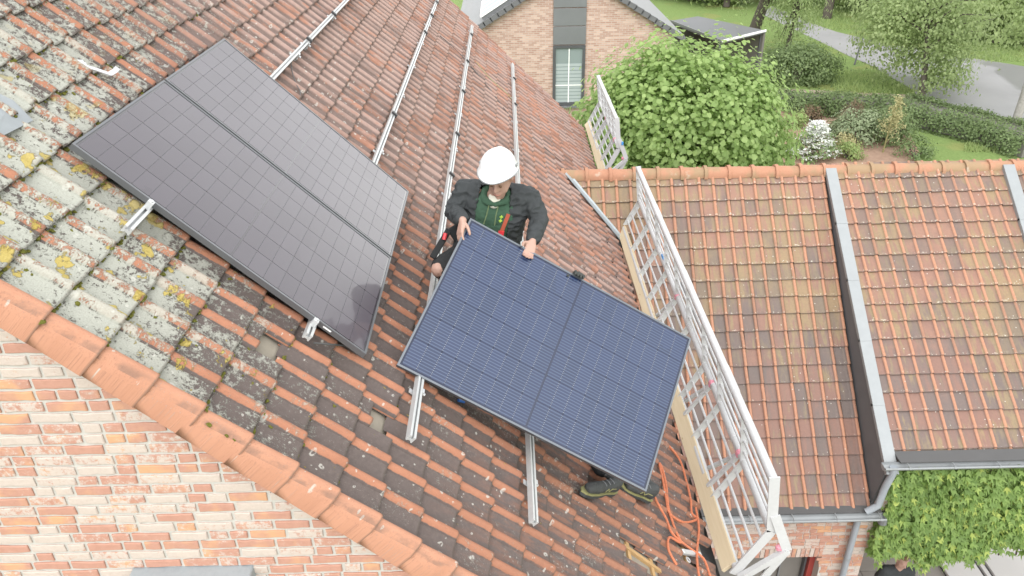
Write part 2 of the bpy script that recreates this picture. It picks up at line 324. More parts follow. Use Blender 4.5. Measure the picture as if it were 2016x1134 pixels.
M = dict(
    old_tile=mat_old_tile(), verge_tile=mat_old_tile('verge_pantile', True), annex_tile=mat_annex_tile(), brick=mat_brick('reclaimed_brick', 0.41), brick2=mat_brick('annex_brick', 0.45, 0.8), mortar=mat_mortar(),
    alu=mat_alu('aluminium', (0.54, 0.55, 0.55), 0.4, 0.25), alu2=mat_alu('scaffold_aluminium', (0.53, 0.535, 0.54), 0.45, 0.12), zinc=mat_alu('zinc', (0.34, 0.38, 0.40), 0.5, 0.2),
    lead=plain('lead', (0.26, 0.28, 0.295), 0.5, 0.5, 0.2, 0.25, 9, 0.3), ridge=None,
    frame=plain('panel_frame', (0.15, 0.155, 0.165), 0.35, 0.6, 0.5, 0.1), frame2=plain('pale_panel_frame', (0.15, 0.165, 0.185), 0.32, 0.6, 0.6, 0.08),
    sheet_dark=plain('black_backsheet', (0.042, 0.037, 0.044), 0.12, 0.7), sheet_blue=plain('blue_backsheet', (0.010, 0.016, 0.040), 0.12, 0.7),
    cell=mat_cell('black_cell', (0.044, 0.036, 0.047), (0.056, 0.047, 0.060), (0.078, 0.066, 0.083), 16),
    cell_blue=mat_cell('blue_cell', (0.008, 0.016, 0.050), (0.012, 0.022, 0.066), (0.060, 0.090, 0.148), 9),
    silver2=plain('bright_dash', (0.30, 0.32, 0.36), 0.4, 0.5, 0.3), silver=plain('silver_dash', (0.16, 0.155, 0.175), 0.4, 0.5, 0.3),
    clamp=plain('black_clamp', (0.035, 0.035, 0.037), 0.45), cable=plain('grey_cable', (0.09, 0.09, 0.09), 0.6), steel=mat_alu('steel', (0.56, 0.57, 0.58), 0.35, 0.3),
    wood=mat_wood(), batten=plain('batten_wood', (0.42, 0.27, 0.13), 0.8, 0.2, 0, 0.35, 14), underlay=mat_speckle('underlay_board', (0.16, 0.145, 0.12), (0.36, 0.32, 0.26), 9, 0.2),
    rope=plain('orange_rope', (0.50, 0.17, 0.09), 0.85, 0.2, 0, 0.45, 60), pink=plain('pink_clamp', (0.60, 0.24, 0.30), 0.6, 0.4, 0, 0.15, 9),
    moss=mat_speckle('moss', (0.06, 0.07, 0.02), (0.26, 0.25, 0.05), 60, 0.8), slate=mat_slate(), cheek=plain('dark_slate_cladding', (0.125, 0.125, 0.13), 0.75, 0.3, 0, 0.18, 5, 0.2),
    gutter=plain('white_zinc', (0.25, 0.265, 0.272), 0.45, 0.5, 0.2, 0.12, 8), pipe=plain('grey_pipe', (0.25, 0.275, 0.30), 0.5, 0.5, 0, 0.15, 6), blackgut=plain('gutter_inside', (0.085, 0.085, 0.085), 0.7),
    farbrick=mat_far_brick(), greycloth=plain('grey_cladding', (0.155, 0.16, 0.165), 0.45, 0.5, 0.1, 0.15, 1.5), darkframe=plain('anthracite_frame', (0.075, 0.077, 0.082), 0.4),
    glass=None, blind=plain('pale_blind', (0.31, 0.35, 0.35), 0.6, 0.4, 0, 0.06), white=plain('white_paint', (0.78, 0.78, 0.77), 0.5),
    roofing=plain('bitumen_roof', (0.115, 0.118, 0.122), 0.6, 0.4, 0, 0.3, 0.7), grass=mat_grass(), asphalt=mat_asphalt(), path=mat_speckle('brick_path', (0.22, 0.165, 0.135), (0.42, 0.34, 0.29), 7),
    soil=mat_speckle('bark_soil', (0.14, 0.085, 0.06), (0.40, 0.28, 0.21), 6, 0.9), paving=mat_speckle('grey_paving', (0.22, 0.205, 0.185), (0.33, 0.31, 0.28), 3, 0.1, 0.8), concrete=plain('pale_concrete', (0.55, 0.54, 0.52), 0.8, 0.3, 0, 0.06, 2),
    bark=mat_speckle('dark_bark', (0.05, 0.042, 0.035), (0.15, 0.13, 0.11), 12), birchbark=mat_speckle('birch_bark', (0.08, 0.075, 0.07), (0.50, 0.48, 0.44), 9),
    hazel=mat_leaf('hazel_leaf', (0.17, 0.265, 0.080), (0.41, 0.53, 0.21), 0.5), hedge=mat_leaf('hedge_leaf', (0.095, 0.140, 0.060), (0.23, 0.30, 0.13), 0.4),
    birch=mat_leaf('birch_leaf', (0.18, 0.245, 0.10), (0.41, 0.49, 0.235), 0.5), lime=mat_leaf('bank_leaf', (0.16, 0.23, 0.08), (0.38, 0.46, 0.19), 0.5), conifer=mat_leaf('conifer_leaf', (0.05, 0.09, 0.025), (0.15, 0.20, 0.075), 0.25),
    creeper=mat_leaf('creeper_leaf', (0.105, 0.18, 0.045), (0.29, 0.41, 0.12), 0.42, (0.40, 0.47, 0.12)), silverleaf=mat_leaf('silver_leaf', (0.13, 0.18, 0.085), (0.33, 0.38, 0.235), 0.3), brownleaf=mat_leaf('brown_grass', (0.07, 0.05, 0.028), (0.22, 0.155, 0.09), 0.2),
    straw=mat_leaf('straw', (0.26, 0.24, 0.11), (0.50, 0.46, 0.25), 0.3), blossom=mat_leaf('white_blossom', (0.62, 0.64, 0.60), (0.82, 0.83, 0.80), 0.3), redleaf=mat_leaf('red_bloom', (0.5, 0.03, 0.03), (0.6, 0.05, 0.05), 0.1),
    skin=plain('skin', (0.38, 0.235, 0.185), 0.55, 0.4, 0, 0.10, 18), jacket=plain('black_jacket', (0.036, 0.040, 0.042), 0.8, 0.3, 0, 0.25, 22, 0.3), hoodie=plain('green_hoodie', (0.045, 0.090, 0.058), 0.9, 0.2, 0, 0.2, 30, 0.3),
    shirt=plain('cream_shirt', (0.62, 0.60, 0.52), 0.9), helmet=plain('white_helmet', (0.66, 0.66, 0.655), 0.32, 0.5, 0, 0.02), shorts=plain('black_shorts', (0.026, 0.027, 0.028), 0.85, 0.2, 0, 0.2, 20), strap=plain('red_strap', (0.34, 0.07, 0.035), 0.7),
    lime_print=plain('lime_print', (0.42, 0.62, 0.08), 0.6), lips=plain('lips', (0.50, 0.22, 0.18), 0.5), hair=plain('hair', (0.16, 0.09, 0.05), 0.7), boot=plain('dark_boot', (0.055, 0.058, 0.058), 0.75, 0.3, 0, 0.3, 25, 0.3), sole=plain('yellow_sole', (0.24, 0.23, 0.10), 0.7), glove=plain('dark_glove', (0.045, 0.048, 0.045), 0.75, 0.3, 0, 0.25, 30),
    blue=plain('blue_label', (0.06, 0.25, 0.58), 0.5), red=plain('red_plastic', (0.60, 0.04, 0.05), 0.4), redwood=plain('red_frame', (0.30, 0.05, 0.04), 0.5), bluepl=plain('blue_plastic', (0.05, 0.16, 0.5), 0.4), wire=plain('green_yellow_wire', (0.28, 0.32, 0.12), 0.5), dim=plain('dark_interior', (0.16, 0.15, 0.135), 0.9),
)
def mat_glass():
    n = NT('window_glass', 0.06, 0.6); n.col((0.22, 0.26, 0.26)); n.b.inputs['Coat Weight'].default_value = 1.0; n.b.inputs['Coat Roughness'].default_value = 0.03; return n.m
M['glass'] = mat_glass()
for k_ in ('sheet_dark', 'sheet_blue'):
    b_ = M[k_].node_tree.nodes['Principled BSDF']; b_.inputs['Coat Weight'].default_value = 0.62; b_.inputs['Coat Roughness'].default_value = 0.05; b_.inputs['Coat IOR'].default_value = 1.38; b_.inputs['Specular IOR Level'].default_value = 0.45
def mat_ridge():
    n = NT('ridge_tile', 0.75, 0.3); p = n.pos(); a = n.noise(n.vadd(p, n.comb(n.math('MULTIPLY', n.rand(), 9.0), 0.0, 0.0)), 5, 5, 0.6); b = n.noise(p, 34, 5, 0.7); g = n.noise(p, 2.2, 4)
    c = n.mix(b, (0.30, 0.14, 0.085), (0.42, 0.225, 0.145)); c = n.mix(n.math('MULTIPLY', n.ss(g, 0.42, 0.58), 0.7), c, (0.24, 0.19, 0.11)); c = n.mix(n.math('MULTIPLY', n.ss(a, 0.58, 0.68), 0.5), c, (0.45, 0.40, 0.33))
    n.col(c); n.bump(b, 0.4, 0.005); return n.m
M['ridge'] = mat_ridge()

# ------------------------------------------------------------------ object helpers
def finish(o, mat, parent, props):
    if mat is not None and o.data is not None and not o.data.materials: o.data.materials.append(mat)
    COL.objects.link(o)
    if parent is not None:
        o.parent = parent; o.matrix_parent_inverse = INV.get(parent.name, Matrix.Identity(4))
    for k, v in props.items():
        if v is not None: o[k] = v
    return o
INV = {}
def thing(name, loc, label, category, group=None):
    o = bpy.data.objects.new(name, None); o.empty_display_size = 0.1; o.location = Vector([float(c) for c in loc])
    COL.objects.link(o); o['label'] = label; o['category'] = category
    if group: o['group'] = group
    INV[o.name] = Matrix.Translation(-o.location); return o
class MB:
    """collects shapes; build() links them as one mesh object"""
    def __init__(s): s.v = []; s.f = []; s.n = 0
    def add(s, verts, faces):
        b = s.n; s.v += [tuple(float(c) for c in q) for q in verts]; s.f += [tuple(i+b for i in fc) for fc in faces]; s.n += len(verts); return s
    def box(s, c, size, ax=None):
        c = np.array(c, float); A = np.eye(3) if ax is None else np.array(ax, float); h = np.array(size, float)/2
        vs_ = [c + A[0]*h[0]*i + A[1]*h[1]*j + A[2]*h[2]*k for i in (-1, 1) for j in (-1, 1) for k in (-1, 1)]
        return s.add(vs_, [(0, 1, 3, 2), (4, 6, 7, 5), (0, 4, 5, 1), (2, 3, 7, 6), (0, 2, 6, 4), (1, 5, 7, 3)])
    def bar(s, a, b, w, t, up=(0, 0, 1)):
        a = np.array(a, float); b = np.array(b, float); d = b-a; L = np.linalg.norm(d); d = d/L
        up = np.array(up, float); sd = np.cross(d, up); sd = sd/np.linalg.norm(sd); u2 = np.cross(sd, d)
        return s.box((a+b)/2, (L, w, t), (d, sd, u2))
    def tube(s, path, r, n=8, cap=True):
        P = [np.array(q, float) for q in path]; rr = r if hasattr(r, '__len__') else [r]*len(P); rings = []; ref = None
        for i, q in enumerate(P):
            d = P[min(i+1, len(P)-1)]-P[max(i-1, 0)]; d = d/(np.linalg.norm(d)+1e-9)
            if ref is None: ref = np.array([0, 0, 1.0]) if abs(d[2]) < 0.9 else np.array([1.0, 0, 0])
            a = np.cross(d, ref); a = a/(np.linalg.norm(a)+1e-9); b = np.cross(a, d); ref = b
            rings.append([q+rr[i]*(math.cos(2*math.pi*k/n)*a+math.sin(2*math.pi*k/n)*b) for k in range(n)])
        v = [q for r_ in rings for q in r_]; f = []
        for i in range(len(P)-1):
            for k in range(n): f.append((i*n+k, i*n+(k+1) % n, (i+1)*n+(k+1) % n, (i+1)*n+k))
        if cap: f.append(tuple(reversed(range(n)))); f.append(tuple((len(P)-1)*n+k for k in range(n)))
        return s.add(v, f)
    def prism(s, poly, d):
        """closed polygon (3-D points) swept by vector d"""
        P = [np.array(q, float) for q in poly]; d = np.array(d, float); n = len(P)
        f = [tuple(range(n)), tuple(reversed(range(n, 2*n)))]+[(i, i+n, (i+1) % n+n, (i+1) % n) for i in range(n)]
        return s.add(P+[q+d for q in P], f)
    def mesh(s, name):
        me = bpy.data.meshes.new(name); me.from_pydata(s.v, [], s.f); me.update()
        bm = bmesh.new(); bm.from_mesh(me); bmesh.ops.recalc_face_normals(bm, faces=bm.faces); bm.to_mesh(me); bm.free(); return me
    def build(s, name, mat, parent=None, smooth=False, bevel=0.0, **props):
        me = s.mesh(name)
        if bevel:
            bm = bmesh.new(); bm.from_mesh(me); bmesh.ops.bevel(bm, geom=list(bm.edges), offset=bevel, segments=1, affect='EDGES'); bm.to_mesh(me); bm.free()
        if smooth: me.polygons.foreach_set('use_smooth', [True]*len(me.polygons)); smooth_by_angle(me)
        return finish(bpy.data.objects.new(name, me), mat, parent, props)
def smooth_by_angle(me, ang=40):
    try: me.set_sharp_from_angle(angle=R_(ang))
    except Exception: pass
def clip_poly(poly, n, d):
    """keep the side n.p <= d of a 2-D polygon"""
    out = []
    for i in range(len(poly)):
        a, b = poly[i], poly[(i+1) % len(poly)]; da = n[0]*a[0]+n[1]*a[1]-d; db = n[0]*b[0]+n[1]*b[1]-d
        if da <= 0: out.append(a)
        if (da < 0 < db) or (db < 0 < da):
            t = da/(da-db); out.append((a[0]+(b[0]-a[0])*t, a[1]+(b[1]-a[1])*t))
    return out

# ------------------------------------------------------------------ tiles
def tile_mesh(name, width, gauge, lap, prof, step, lip, droop=0.0, skirt=0.0, endcap=0.0, length=None):
    """local x across, y up the slope, z out of the roof; UV x 0..1 across, y 0..1 along"""
    Lt = length or (gauge+lap); ys = [0.0, 0.012, gauge*0.5, Lt]
    bm = bmesh.new(); uvl = bm.loops.layers.uv.new('UVMap'); g = []
    for j, y in enumerate(ys):
        row = []
        for t, z in prof:
            zz = z*(1-droop*(1 if j == 0 else 0)) + step*(1-y/gauge)
            v = bm.verts.new((t*width, y, zz)); row.append((v, (t, y/Lt)))
        g.append(row)
    def face(q):
        f = bm.faces.new([a for a, _ in q]); f.smooth = True
        for lp, (_, uvv) in zip(f.loops, q): lp[uvl].uv = uvv
    for j in range(len(ys)-1):
        for i in range(len(prof)-1): face([g[j][i], g[j][i+1], g[j+1][i+1], g[j+1][i]])
    lo = [(bm.verts.new((a.co.x, 0.004, a.co.z-lip)), (uvv[0], 0.0)) for a, uvv in g[0]]
    for i in range(len(prof)-1): face([lo[i], lo[i+1], g[0][i+1], g[0][i]])
    # side edge
    sd = [(bm.verts.new((prof[0][0]*width, y, g[j][0][0].co.z-0.014)), (0.5, y/Lt)) for j, y in enumerate(ys)]
    for j in range(len(ys)-1): face([sd[j], g[j][0], g[j+1][0], sd[j+1]])
    if skirt:                                   # verge tile: a flap hanging over the gable
        sk = [(bm.verts.new((prof[0][0]*width-0.012, y, -skirt)), (0.12, y/Lt)) for j, y in enumerate(ys)]
        mid = [(bm.verts.new((prof[0][0]*width-0.014, y, g[j][0][0].co.z-0.03)), (0.14, y/Lt)) for j, y in enumerate(ys)]
        for j in range(len(ys)-1):
            face([mid[j], (g[j][0][0], (0.15, g[j][0][1][1])), (g[j+1][0][0], (0.15, g[j+1][0][1][1])), mid[j+1]]); face([sk[j], mid[j], mid[j+1], sk[j+1]])
        bk = [(bm.verts.new((prof[0][0]*width+0.01, y, -skirt)), (0.12, y/Lt)) for y in (0, Lt)]
        face([bk[0], sk[0], sk[-1], bk[1]])
        bk2 = bm.verts.new((prof[0][0]*width+0.02, 0.0, -0.0)); 
        bm.faces.new([sk[0][0], bk[0][0], bk2, mid[0][0]])
    me = bpy.data.meshes.new(name); bm.to_mesh(me); bm.free()
    smooth_by_angle(me, 50); return me
def joined(name, meshes_mats, mat, parent, **props):
    """many placed copies of small meshes as one mesh with uv and a random attribute per copy"""
    V = []; F = []; UVs = []; RN = []; b = 0
    for me, mw in meshes_mats:
        k = len(me.vertices); co = np.empty(k*3); me.vertices.foreach_get('co', co); co = co.reshape(-1, 3)
        A = np.array(mw); V.append(co@A[:3, :3].T+A[:3, 3]); RN.append(np.full(k, random.random()))
        for pl in me.polygons: F.append(tuple(i+b for i in pl.vertices))
        if me.uv_layers:
            uvv = np.empty(len(me.loops)*2); me.uv_layers[0].data.foreach_get('uv', uvv); UVs.append(uvv)
        b += k
    out = bpy.data.meshes.new(name); out.from_pydata(np.concatenate(V).tolist(), [], F)
    if UVs: out.uv_layers.new(name='UVMap').data.foreach_set('uv', np.concatenate(UVs))
    out.attributes.new('rnd', 'FLOAT', 'POINT').data.foreach_set('value', np.concatenate(RN))
    out.polygons.foreach_set('use_smooth', [True]*len(out.polygons)); out.update(); smooth_by_angle(out, 50)
    return finish(bpy.data.objects.new(name, out), mat, parent, props)
def place_pieces(name, items, mat, parent, limit=300):
    """items: (mesh, matrix, size in picture); the largest become parts, the rest one joined part"""
    items = sorted(items, key=lambda t: -t[2]); near = [t for t in items[:limit] if t[2] > 0]; rest = items[len(near):]
    for me, mw, _ in near:
        if not me.materials: me.materials.append(mat)
        o = bpy.data.objects.new(name, me); COL.objects.link(o); o.parent = parent; o.matrix_parent_inverse = INV.get(parent.name, Matrix.Identity(4)); o.matrix_basis = mw
    if rest: joined(name+'_field', [(a, b) for a, b, _ in rest], mat, parent, kind='stuff')
def picsize(P, s):
    x, y, z = proj(P)[0]
    return s/z if (-60 < x < 2076 and -60 < y < 1194 and z > 0) else 0.0
def frame_m(o, ax, ay, az):
    return Matrix(((ax[0], ay[0], az[0], o[0]), (ax[1], ay[1], az[1], o[1]), (ax[2], ay[2], az[2], o[2]), (0, 0, 0, 1)))

# ================================================================== THE SETTING
def sheet(name, pts, mat, z, **props):
    m = MB(); m.add([(p[0], p[1], z) for p in pts], [tuple(range(len(pts)))]); return m.build(name, mat, None, **props)
me_g = MB(); me_g.add([(-600, -600, GROUND), (600, -600, GROUND), (600, 900, GROUND), (-600, 900, GROUND)], [(0, 1, 2, 3)])
me_g.build('ground', M['grass'], None, kind='structure')
def gpoly(pxs): return [gpx(*p) for p in pxs]
road_near = [(1500, 28), (1566, 60), (1612, 81), (1668, 109), (1717, 130), (1753, 152), (1799, 178), (1813, 206), (1859, 212), (1908, 215), (1957, 229), (2016, 265), (2100, 315)]
road_far = [(2120, 150), (1993, 127), (1922, 116), (1799, 93), (1753, 90), (1693, 74), (1647, 63), (1598, 46), (1520, 12)]
sheet('road', gpoly(road_near+road_far), M['asphalt'], GROUND+0.012, kind='structure')
sheet('garden_path', gpoly([(1480, 173), (1541, 175), (1612, 178), (1795, 187), (1806, 195), (1816, 209), (1718, 201), (1523, 193), (1480, 192)]), M['path'], GROUND+0.008, kind='structure')
sheet('planting_bed', gpoly([(1480, 205), (1700, 206), (1770, 225), (1810, 300), (1790, 330), (1480, 330)]), M['soil'], GROUND+0.004, kind='structure')
sheet('patio', [(-14, -16), (14, -16), (14, 10.5), (-14, 10.5)], M['paving'], GROUND+0.02, kind='structure')
# ================================================================== MAIN HOUSE
GAUGE, TW, U0, V0, V1, UE, UTOP = 0.2325, 0.192, 0.426, -0.925, 11.42, 5.11, -1.72
house = thing('main_house', rp(1.9, 5, -3), 'brick house with steep weathered pantile roof that the panels are being fixed to', 'house')
# roof deck under the tiles, and the far slope behind the ridge
deck = MB()
deck.prism([rp(UTOP, V0+0.03, TILE_H-0.016), rp(UE-0.10, V0+0.03, TILE_H-0.016), rp(UE-0.10, V1-0.03, TILE_H-0.016), rp(UTOP, V1-0.03, TILE_H-0.016)], -NR*0.05)
roof = deck.build('roof', M['underlay'], house)
RX = rp(UTOP, 0, TILE_H)[0]; RZ = rp(UTOP, 0, TILE_H)[2]
fs = MB(); NL = np.array([-sa, 0, ca]); UL = np.array([-ca, 0, -sa]); top = np.array([RX, 0, RZ])
for k in range(29):                           # stepped courses on the hidden side
    a = top+UL*(k*GAUGE)+NL*(0.0); b = top+UL*((k+1)*GAUGE)+NL*0.03
    fs.prism([a+VR*V0, b+VR*V0, b+VR*V1, a+VR*V1], -NL*0.03)
fs.build('rear_slope', M['old_tile'], house)
PROF = [(0.0, 0.002), (0.03, 0.021), (0.09, 0.038), (0.17, 0.045), (0.25, 0.041), (0.33, 0.025), (0.41, 0.010), (0.52, -0.001), (0.70, -0.003), (0.86, 0.003), (1.04, 0.016)]
t_norm = [tile_mesh('pantile', TW, GAUGE, 0.045, [(t, z*s) for t, z in PROF], 0.024, 0.026, 0.10) for s in (0.94, 1.0, 1.06)]
t_verge = tile_mesh('verge_tile', TW, GAUGE, 0.03, PROF, 0.024, 0.024, 0.05, skirt=0.105)
t_short = tile_mesh('raised_pantile', TW, GAUGE, 0.045, PROF, 0.004, 0.014, 0.1, length=0.17)
t_vend = tile_mesh('far_verge_tile', TW, GAUGE, 0.03, PROF+[(1.05, -0.04), (1.05, -0.10)], 0.022, 0.02)
def cell_of(px, py):
    u, v = roofuv(px, py, TILE_H+0.02); return int(math.ceil((u-U0)/GAUGE - 1e-6)), int(math.floor((v-V0)/TW))
raised = {cell_of(*p) for p in [(522, 690), (757, 822), (1130, 388), (1165, 452), (1188, 470), (1175, 515), (1190, 500), (1212, 540), (1168, 545), (1095, 440), (1245, 560)]}
missing = {cell_of(*p) for p in [(1262, 1098), (1285, 1118), (1350, 1085), (1375, 1075), (1330, 1062)]}
v_near = lambda v: v < 1.0
items = []; verge_items = []; ncol = int(round((V1-V0)/TW)); rows = range(-9, 21)
for k in rows:
    for j in range(ncol):
        if (k, j) in missing: continue
        ub = U0+k*GAUGE; vb = V0+j*TW
        jit = lambda s: random.uniform(-s, s)
        me = t_verge if j == 0 else (t_vend if j == ncol-1 else random.choice(t_norm)); dz = 0.0; du = jit(0.006)
        if (k, j) in raised and j: du = -0.15 if v_near(vb) else -0.09; dz = -0.006
        o = rp(ub+du, vb+jit(0.003), TILE_H+dz+0.0008*(k % 2)+jit(0.0012)+0.012*math.sin(ub*1.3)*math.sin(vb*0.55))
        yaw = jit(0.012); ax = VR*math.cos(yaw)-UR*math.sin(yaw); ay = -UR*math.cos(yaw)-VR*math.sin(yaw); tl = jit(0.010)
        ay2 = ay*math.cos(tl)+NR*math.sin(tl); az2 = np.cross(ax, ay2)
        c = rp(ub-0.1, vb+0.09, TILE_H); sz = picsize(c, 1.0)
        (verge_items if j == 0 else items).append((me, frame_m(o, ax, ay2, az2), sz))
# hidden under the panels: keep those out of the 300 that are parts
def covered(mw):
    P = np.array(mw.translation); u = P@UR; v = P[1]; return 0.25 < u < 1.75 and 0.15 < v < 2.2
items = [(a, b, s*0.4 if covered(b) else s) for a, b, s in items]
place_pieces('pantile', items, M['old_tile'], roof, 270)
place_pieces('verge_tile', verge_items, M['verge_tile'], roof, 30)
# battens where tiles are off
for u_ in (4.03, 4.27, 4.5, 4.74):
    MB().bar(rp(u_, 0.0, TILE_H-0.012), rp(u_, 0.9, TILE_H-0.012), 0.030, 0.024, NR).build('batten', M['batten'], roof)
cut = MB(); pu, pv = roofuv(1258, 1095, TILE_H)
cut.bar(rp(pu-0.15, pv, TILE_H-0.004), rp(pu+0.22, pv, TILE_H-0.004), 0.028, 0.024, NR); cut.build('counter_batten', M['batten'], roof)
# ridge tiles along the top of the main roof
for j in range(36):
    y0 = V0+j*0.35; m = MB(); n = 8
    ring = lambda y, r: [np.array([RX+math.sin(a)*r, y, RZ-0.03+math.cos(a)*r]) for a in np.linspace(-1.35, 1.35, n)]
    A, B = ring(y0, 0.125), ring(y0+0.37, 0.11); m.add(A+B, [(i, i+1, n+i+1, n+i) for i in range(n-1)]); m.build('ridge_tile', M['ridge'], roof, smooth=True)
# moss in the joints
V = []; F = []; b = 0
ico = bmesh.new(); bmesh.ops.create_icosphere(ico, subdivisions=1, radius=1.0); ico.verts.ensure_lookup_table()
iv = np.array([v.co[:] for v in ico.verts]); ifc = [tuple(v.index for v in f.verts) for f in ico.faces]; ico.free()
for _ in range(2600):
    v_ = V0+abs(random.gauss(0, 1.0))*1.35; k = random.randint(-7, 12); u_ = U0+k*GAUGE+random.uniform(-0.001, 0.011)
    dens = max(0.0, 1.0-(u_+0.42*v_+0.2)/2.4)
    if random.random() > dens or v_ > 6: continue
    if random.random() < 0.25: v_ = V0+TW*round((v_-V0)/TW)+random.uniform(-.004, .004); u_ -= random.uniform(0, 0.2)
    t = ((v_-V0)/TW) % 1; zc = np.interp(t, [p[0] for p in PROF], [p[1] for p in PROF]); r = random.uniform(0.003, 0.009)
    sc = np.array([1.3, 1.8, 0.8])*r; P = iv*sc*(1+0.3*rng.standard_normal((len(iv), 1)))
    V.append(np.outer(P[:, 0], UR)+np.outer(P[:, 1], VR)+np.outer(P[:, 2], NR)+rp(u_, v_, TILE_H+zc+0.004)); F += [tuple(i+b for i in f) for f in ifc]; b += len(iv)
me = bpy.data.meshes.new('moss'); me.from_pydata(np.concatenate(V).tolist(), [], F); me.update()
finish(bpy.data.objects.new('moss', me), M['moss'], roof, dict(kind='stuff'))

# gable wall: mortar slab behind bricks laid one by one
YW = V0+0.055
ztop = lambda x: -(x*sa-(TILE_H-0.07))/ca if x > RX else RZ-(RX-x)*sa/ca-0.1
xe, xw = 3.32, 2*RX-3.32
gw = MB(); gw.prism([(xw, YW+0.006, GROUND), (xe, YW+0.006, GROUND), (xe, YW+0.006, ztop(xe)), (RX, YW+0.006, RZ-0.14), (xw, YW+0.006, ztop(xe))], (0, 0.25, 0))
wall = gw.build('gable_wall', M['mortar'], house)
side = MB(); side.box((xe-0.1, (V0+V1)/2, (GROUND-3.55)/2), (0.2, V1-V0-0.7, -3.55-GROUND)); side.build('side_wall', M['brick'], house)
bs = MB(); bs.box((xe-0.1, V1-0.25, (GROUND-3.55)/2), (0.1, 0.2, -3.5-GROUND)); bs.build('corner_pier', M['brick'], house)
def lay_bricks(name, parent, Y, x0, x1, z0, z1, course, keep, mat, nclip=None, holes=(), jitter=0.0032, stretch=(0.155, 0.172), head=(0.072, 0.082), joint=0.015):
    its = []
    nrow = int((z1-z0)/course)
    for r in range(nrow):
        zz = z1-(r+1)*course; x = x0+random.uniform(-0.15, 0.0)
        while x < x1:
            L = random.uniform(*stretch) if random.random() < 0.66 else random.uniform(*head)
            poly = [(x, zz+joint/2), (x+L, zz+joint/2), (x+L, zz+course-joint/2), (x, zz+course-joint/2)]
            x += L+joint
            poly = [(max(x0, min(x1, px)), pz) for px, pz in poly]
            if poly[1][0]-poly[0][0] < 0.015: continue
            if nclip: poly = clip_poly(poly, *nclip)
            if len(poly) < 3: continue
            cx = sum(p[0] for p in poly)/len(poly); cz = sum(p[1] for p in poly)/len(poly)
            if not keep(cx, cz): continue
            if any(hx0 < cx < hx1 and hz0 < cz < hz1 for hx0, hx1, hz0, hz1 in holes): continue
            dense = []
            for (ax_, az_), (bx_, bz_) in zip(poly, poly[1:]+poly[:1]):
                L_ = math.hypot(bx_-ax_, bz_-az_); kk_ = max(1, int(L_/0.034))
                for i_ in range(kk_): dense.append((ax_+(bx_-ax_)*i_/kk_+random.uniform(-1, 1)*jitter*0.5, az_+(bz_-az_)*i_/kk_+random.uniform(-1, 1)*jitter))
            poly = dense
            ch = 0.004; front = [(cx+(px-cx)*(1-ch/max(abs(px-cx), .04)), cz+(pz-cz)*(1-ch/max(abs(pz-cz), .02))) for px, pz in poly]
            n = len(poly); pr_ = random.uniform(0.001, 0.0035)
            me = bpy.data.meshes.new(name)
            me.from_pydata([(px-cx, -pr_, pz-cz) for px, pz in front]+[(px-cx, 0.0, pz-cz) for px, pz in poly]+[(px-cx, 0.012, pz-cz) for px, pz in poly], [],
                           [tuple(range(n))]+[(n+i, n+(i+1) % n, (i+1) % n, i) for i in range(n)]+[(2*n+i, 2*n+(i+1) % n, n+(i+1) % n, n+i) for i in range(n)]); me.update()
            its.append((me, Matrix.Translation((cx, Y, cz)), picsize((cx, Y, cz), 1.0)))
    place_pieces(name, its, mat, parent)
vis = lambda cx, cz, Y: (lambda q: -140 < q[0] < 2150 and -100 < q[1] < 1240)(proj((cx, Y, cz))[0])
lay_bricks('brick', wall, YW, -1.6, 3.2, -2.6, 0.6, 0.0592, lambda x, z: vis(x, z, YW), M['brick'], nclip=((sa, ca), TILE_H-0.055))
# zinc capping at the foot of the picture
q0 = ypx(255, 1128, YW-0.03); q1 = ypx(495, 1122, YW-0.03)
MB().box(((q0[0]+q1[0])/2, YW-0.03, (q0[2]+q1[2])/2-0.05), (q1[0]-q0[0], 0.12, 0.09)).build('window_head_flashing', M['zinc'], house, bevel=0.006)
# lead apron at the left
l = MB(); N_ = 9
pts = [(-30, 150), (0, 182), (28, 197), (66, 236), (40, 248), (0, 268), (-40, 290)]
P = [roofuv(x, y, TILE_H+0.05) for x, y in pts]; cu, cv = np.mean([p[0] for p in P]), np.mean([p[1] for p in P])
vv = [rp(u, v, TILE_H+0.045+0.006*math.sin(9*v+4*u)) for u, v in P]+[rp(cu, cv, TILE_H+0.052)]
l.add(vv+[q-NR*0.006 for q in vv], [(i, (i+1) % 7, 7) for i in range(7)]+[(8+(i+1) % 7, 8+i, 15) for i in range(7)]+[(i, i+8, (i+1) % 7+8, (i+1) % 7) for i in range(7)])
l.build('lead_flashing', M['lead'], house)
# gutter along the eave of the main roof
gm = MB(); n = 7
sec = [(0.06*math.sin(a), -0.06*math.cos(a)) for a in np.linspace(-1.57, 1.57, n)]
ex, ez = rp(UE+0.05, 0, TILE_H-0.06)[[0, 2]]
gm.add([(ex+a, V0+0.1, ez+b) for a, b in sec]+[(ex+a, V1, ez+b) for a, b in sec], [(i, i+1, n+i+1, n+i) for i in range(n-1)])
gm.build('eave_gutter', M['blackgut'], house, smooth=True)

